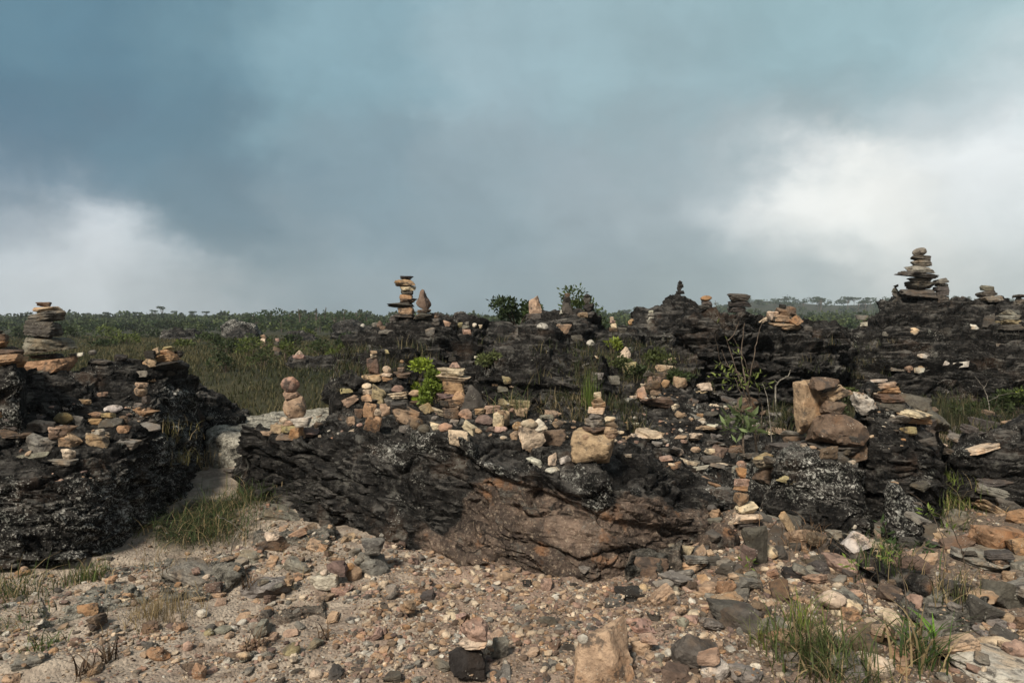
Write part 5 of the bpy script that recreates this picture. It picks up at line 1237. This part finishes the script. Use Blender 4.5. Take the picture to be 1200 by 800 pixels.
SKYC = [((0, 0), (86, 128, 147)), ((200, 0), (103, 143, 158)), ((400, 0), (122, 157, 169)), ((600, 0), (136, 167, 176)), ((750, 0), (135, 166, 174)), ((900, 0), (132, 165, 172)), ((1050, 0), (138, 170, 177)), ((1200, 0), (150, 182, 187)),
 ((0, 110), (68, 110, 135)), ((200, 110), (82, 122, 142)), ((400, 100), (110, 145, 157)), ((600, 110), (134, 160, 169)), ((800, 100), (132, 158, 165)), ((1000, 100), (130, 154, 160)), ((1190, 90), (172, 188, 190)),
 ((0, 180), (80, 114, 136)), ((130, 190), (90, 122, 142)), ((280, 200), (95, 126, 142)), ((430, 200), (112, 138, 149)), ((600, 200), (128, 148, 156)), ((780, 190), (132, 150, 156)), ((920, 170), (140, 158, 162)),
 ((50, 255), (165, 176, 184)), ((120, 285), (203, 208, 212)), ((190, 300), (185, 193, 198)), ((230, 330), (165, 175, 181)), ((60, 335), (190, 197, 202)), ((150, 345), (185, 193, 198)), ((0, 270), (130, 146, 160)),
 ((310, 240), (100, 126, 140)), ((330, 300), (128, 146, 155)), ((430, 280), (115, 136, 146)), ((420, 345), (135, 150, 158)), ((540, 260), (122, 140, 148)), ((540, 340), (125, 141, 149)),
 ((660, 260), (135, 149, 155)), ((680, 340), (130, 144, 150)), ((780, 260), (146, 158, 163)), ((800, 330), (135, 149, 153)), ((880, 220), (165, 176, 180)), ((900, 340), (155, 167, 170)),
 ((940, 260), (205, 209, 210)), ((985, 264), (245, 245, 240)), ((1035, 262), (246, 245, 238)), ((1010, 262), (255, 255, 250)), ((1010, 268), (255, 254, 248)), ((1080, 240), (226, 225, 220)), ((1190, 200), (238, 240, 240)), ((1150, 230), (228, 231, 231)), ((1080, 170), (170, 181, 184)), ((1100, 130), (152, 168, 172)), ((1010, 320), (170, 178, 179)), ((1100, 300), (190, 198, 198)), ((1190, 300), (195, 203, 203)), ((960, 330), (160, 171, 173)), ((1190, 150), (215, 222, 224))]
acc = None; ws = None; E = 1/(2**EXPO)
def add_pt(d, col, k, gain=1.0, src=None):
    global acc, ws
    wgt = T.math('MULTIPLY', T.math('EXPONENT', T.math('MULTIPLY', T.math('SUBTRACT', T.vmath('DOT_PRODUCT', src or Dw, tuple(d)), 1.0), k)), gain)
    c = T.vmath('SCALE', tuple(col), scale=wgt)
    acc = c if acc is None else T.vmath('ADD', acc, c); ws = wgt if ws is None else T.math('ADD', ws, wgt)
for (px, py), c in SKYC:
    if py < 215 and sum(c) < 560: m_ = sum(c)/3; c = tuple(v*.84+m_*.16 for v in c)
    d = Vector(((px-600)/FPX, 1, -(py-HOR)/FPX)).normalized(); l = lin(c); add_pt(d, [v*E*((1.3 if px > 350 else 1.12) if sum(c) < 560 else (1.16 if px > 500 else 1.34)) for v in l], 210 if py < 160 else 470, (1.3 if px > 500 else 2.6) if sum(c) > 620 else (.5 if py < 160 else 1.0))
ZEN = .135
for d, c in [((0, -.3, 1), (.55, .66, .72)), ((-.8, -.5, .5), (.95, .88, .78)), ((.8, -.6, .5), (.45, .5, .55)), ((-1, .1, .3), (.45, .5, .55)), ((1, .1, .3), (.8, .8, .8)), ((0, -1, .2), (.6, .58, .55)), ((0, .3, 1), (.38, .48, .52)), ((0, 0, -1), (.12, .1, .08))]:
    add_pt(Vector(d).normalized(), [v*ZEN for v in c], 7, .0004, D)
cl = T.vmath('DIVIDE', acc, T.vmath('ADD', ws, (0, 0, 0))) if False else None
comb = T.new('ShaderNodeCombineXYZ'); [T.put(comb.inputs[i], ws) for i in range(3)]
cl = T.vmath('DIVIDE', acc, comb.outputs[0])
tex = T.noise(sq.outputs[0], 5.0, 9, .58, .5)
cl = T.vmath('SCALE', cl, scale=T.math('ADD', .86, T.math('MULTIPLY', tex, .28)))
tex2 = T.noise(Dw, 13, 9, .6, .4)
cl = T.vmath('SCALE', cl, scale=T.math('ADD', .86, T.math('MULTIPLY', tex2, .28)))
STR = .1
mixn = T.mix(.985, sky.outputs[0], T.vmath('SCALE', cl, scale=1/STR))
T.put(bg.inputs['Color'], mixn); bg.inputs['Strength'].default_value = STR
w.cycles.sampling_method = 'MANUAL'; w.cycles.sample_map_resolution = 512
L = bpy.data.lights.new('sun', 'SUN'); L.energy = 1.5; L.angle = math.radians(11); L.color = (1, .90, .76)
lo = bpy.data.objects.new('sun', L); C.objects.link(lo)
sd = Vector((math.sin(SUN_AZ)*math.cos(SUN_EL), math.cos(SUN_AZ)*math.cos(SUN_EL), math.sin(SUN_EL)))
lo.rotation_euler = sd.to_track_quat('Z', 'Y').to_euler()

cam = bpy.data.cameras.new('camera'); cam.sensor_width = 36; cam.lens = 24; cam.shift_y = -(400-HOR)/1200; cam.clip_end = 3000
co = bpy.data.objects.new('camera', cam); C.objects.link(co); co.location = (0, 0, CAMZ); co.rotation_euler = (math.pi/2, 0, 0); sc.camera = co
sc.render.engine = 'CYCLES'; cy = sc.cycles
cy.max_bounces = 5; cy.diffuse_bounces = 3; cy.glossy_bounces = 2; cy.transmission_bounces = 2; cy.volume_bounces = 0; cy.transparent_max_bounces = 4
cy.use_denoising = True; cy.use_adaptive_sampling = True
vs = sc.view_settings; vs.view_transform = 'Standard'; vs.look = 'None'; vs.exposure = EXPO; vs.gamma = 1; vs.use_curve_mapping = False

import re as _re
for o in C.objects:
    if 'label' in o and len(_re.findall(r"[A-Za-z0-9']+", o['label'])) > 16: print('LONG', o.name, o['label'])
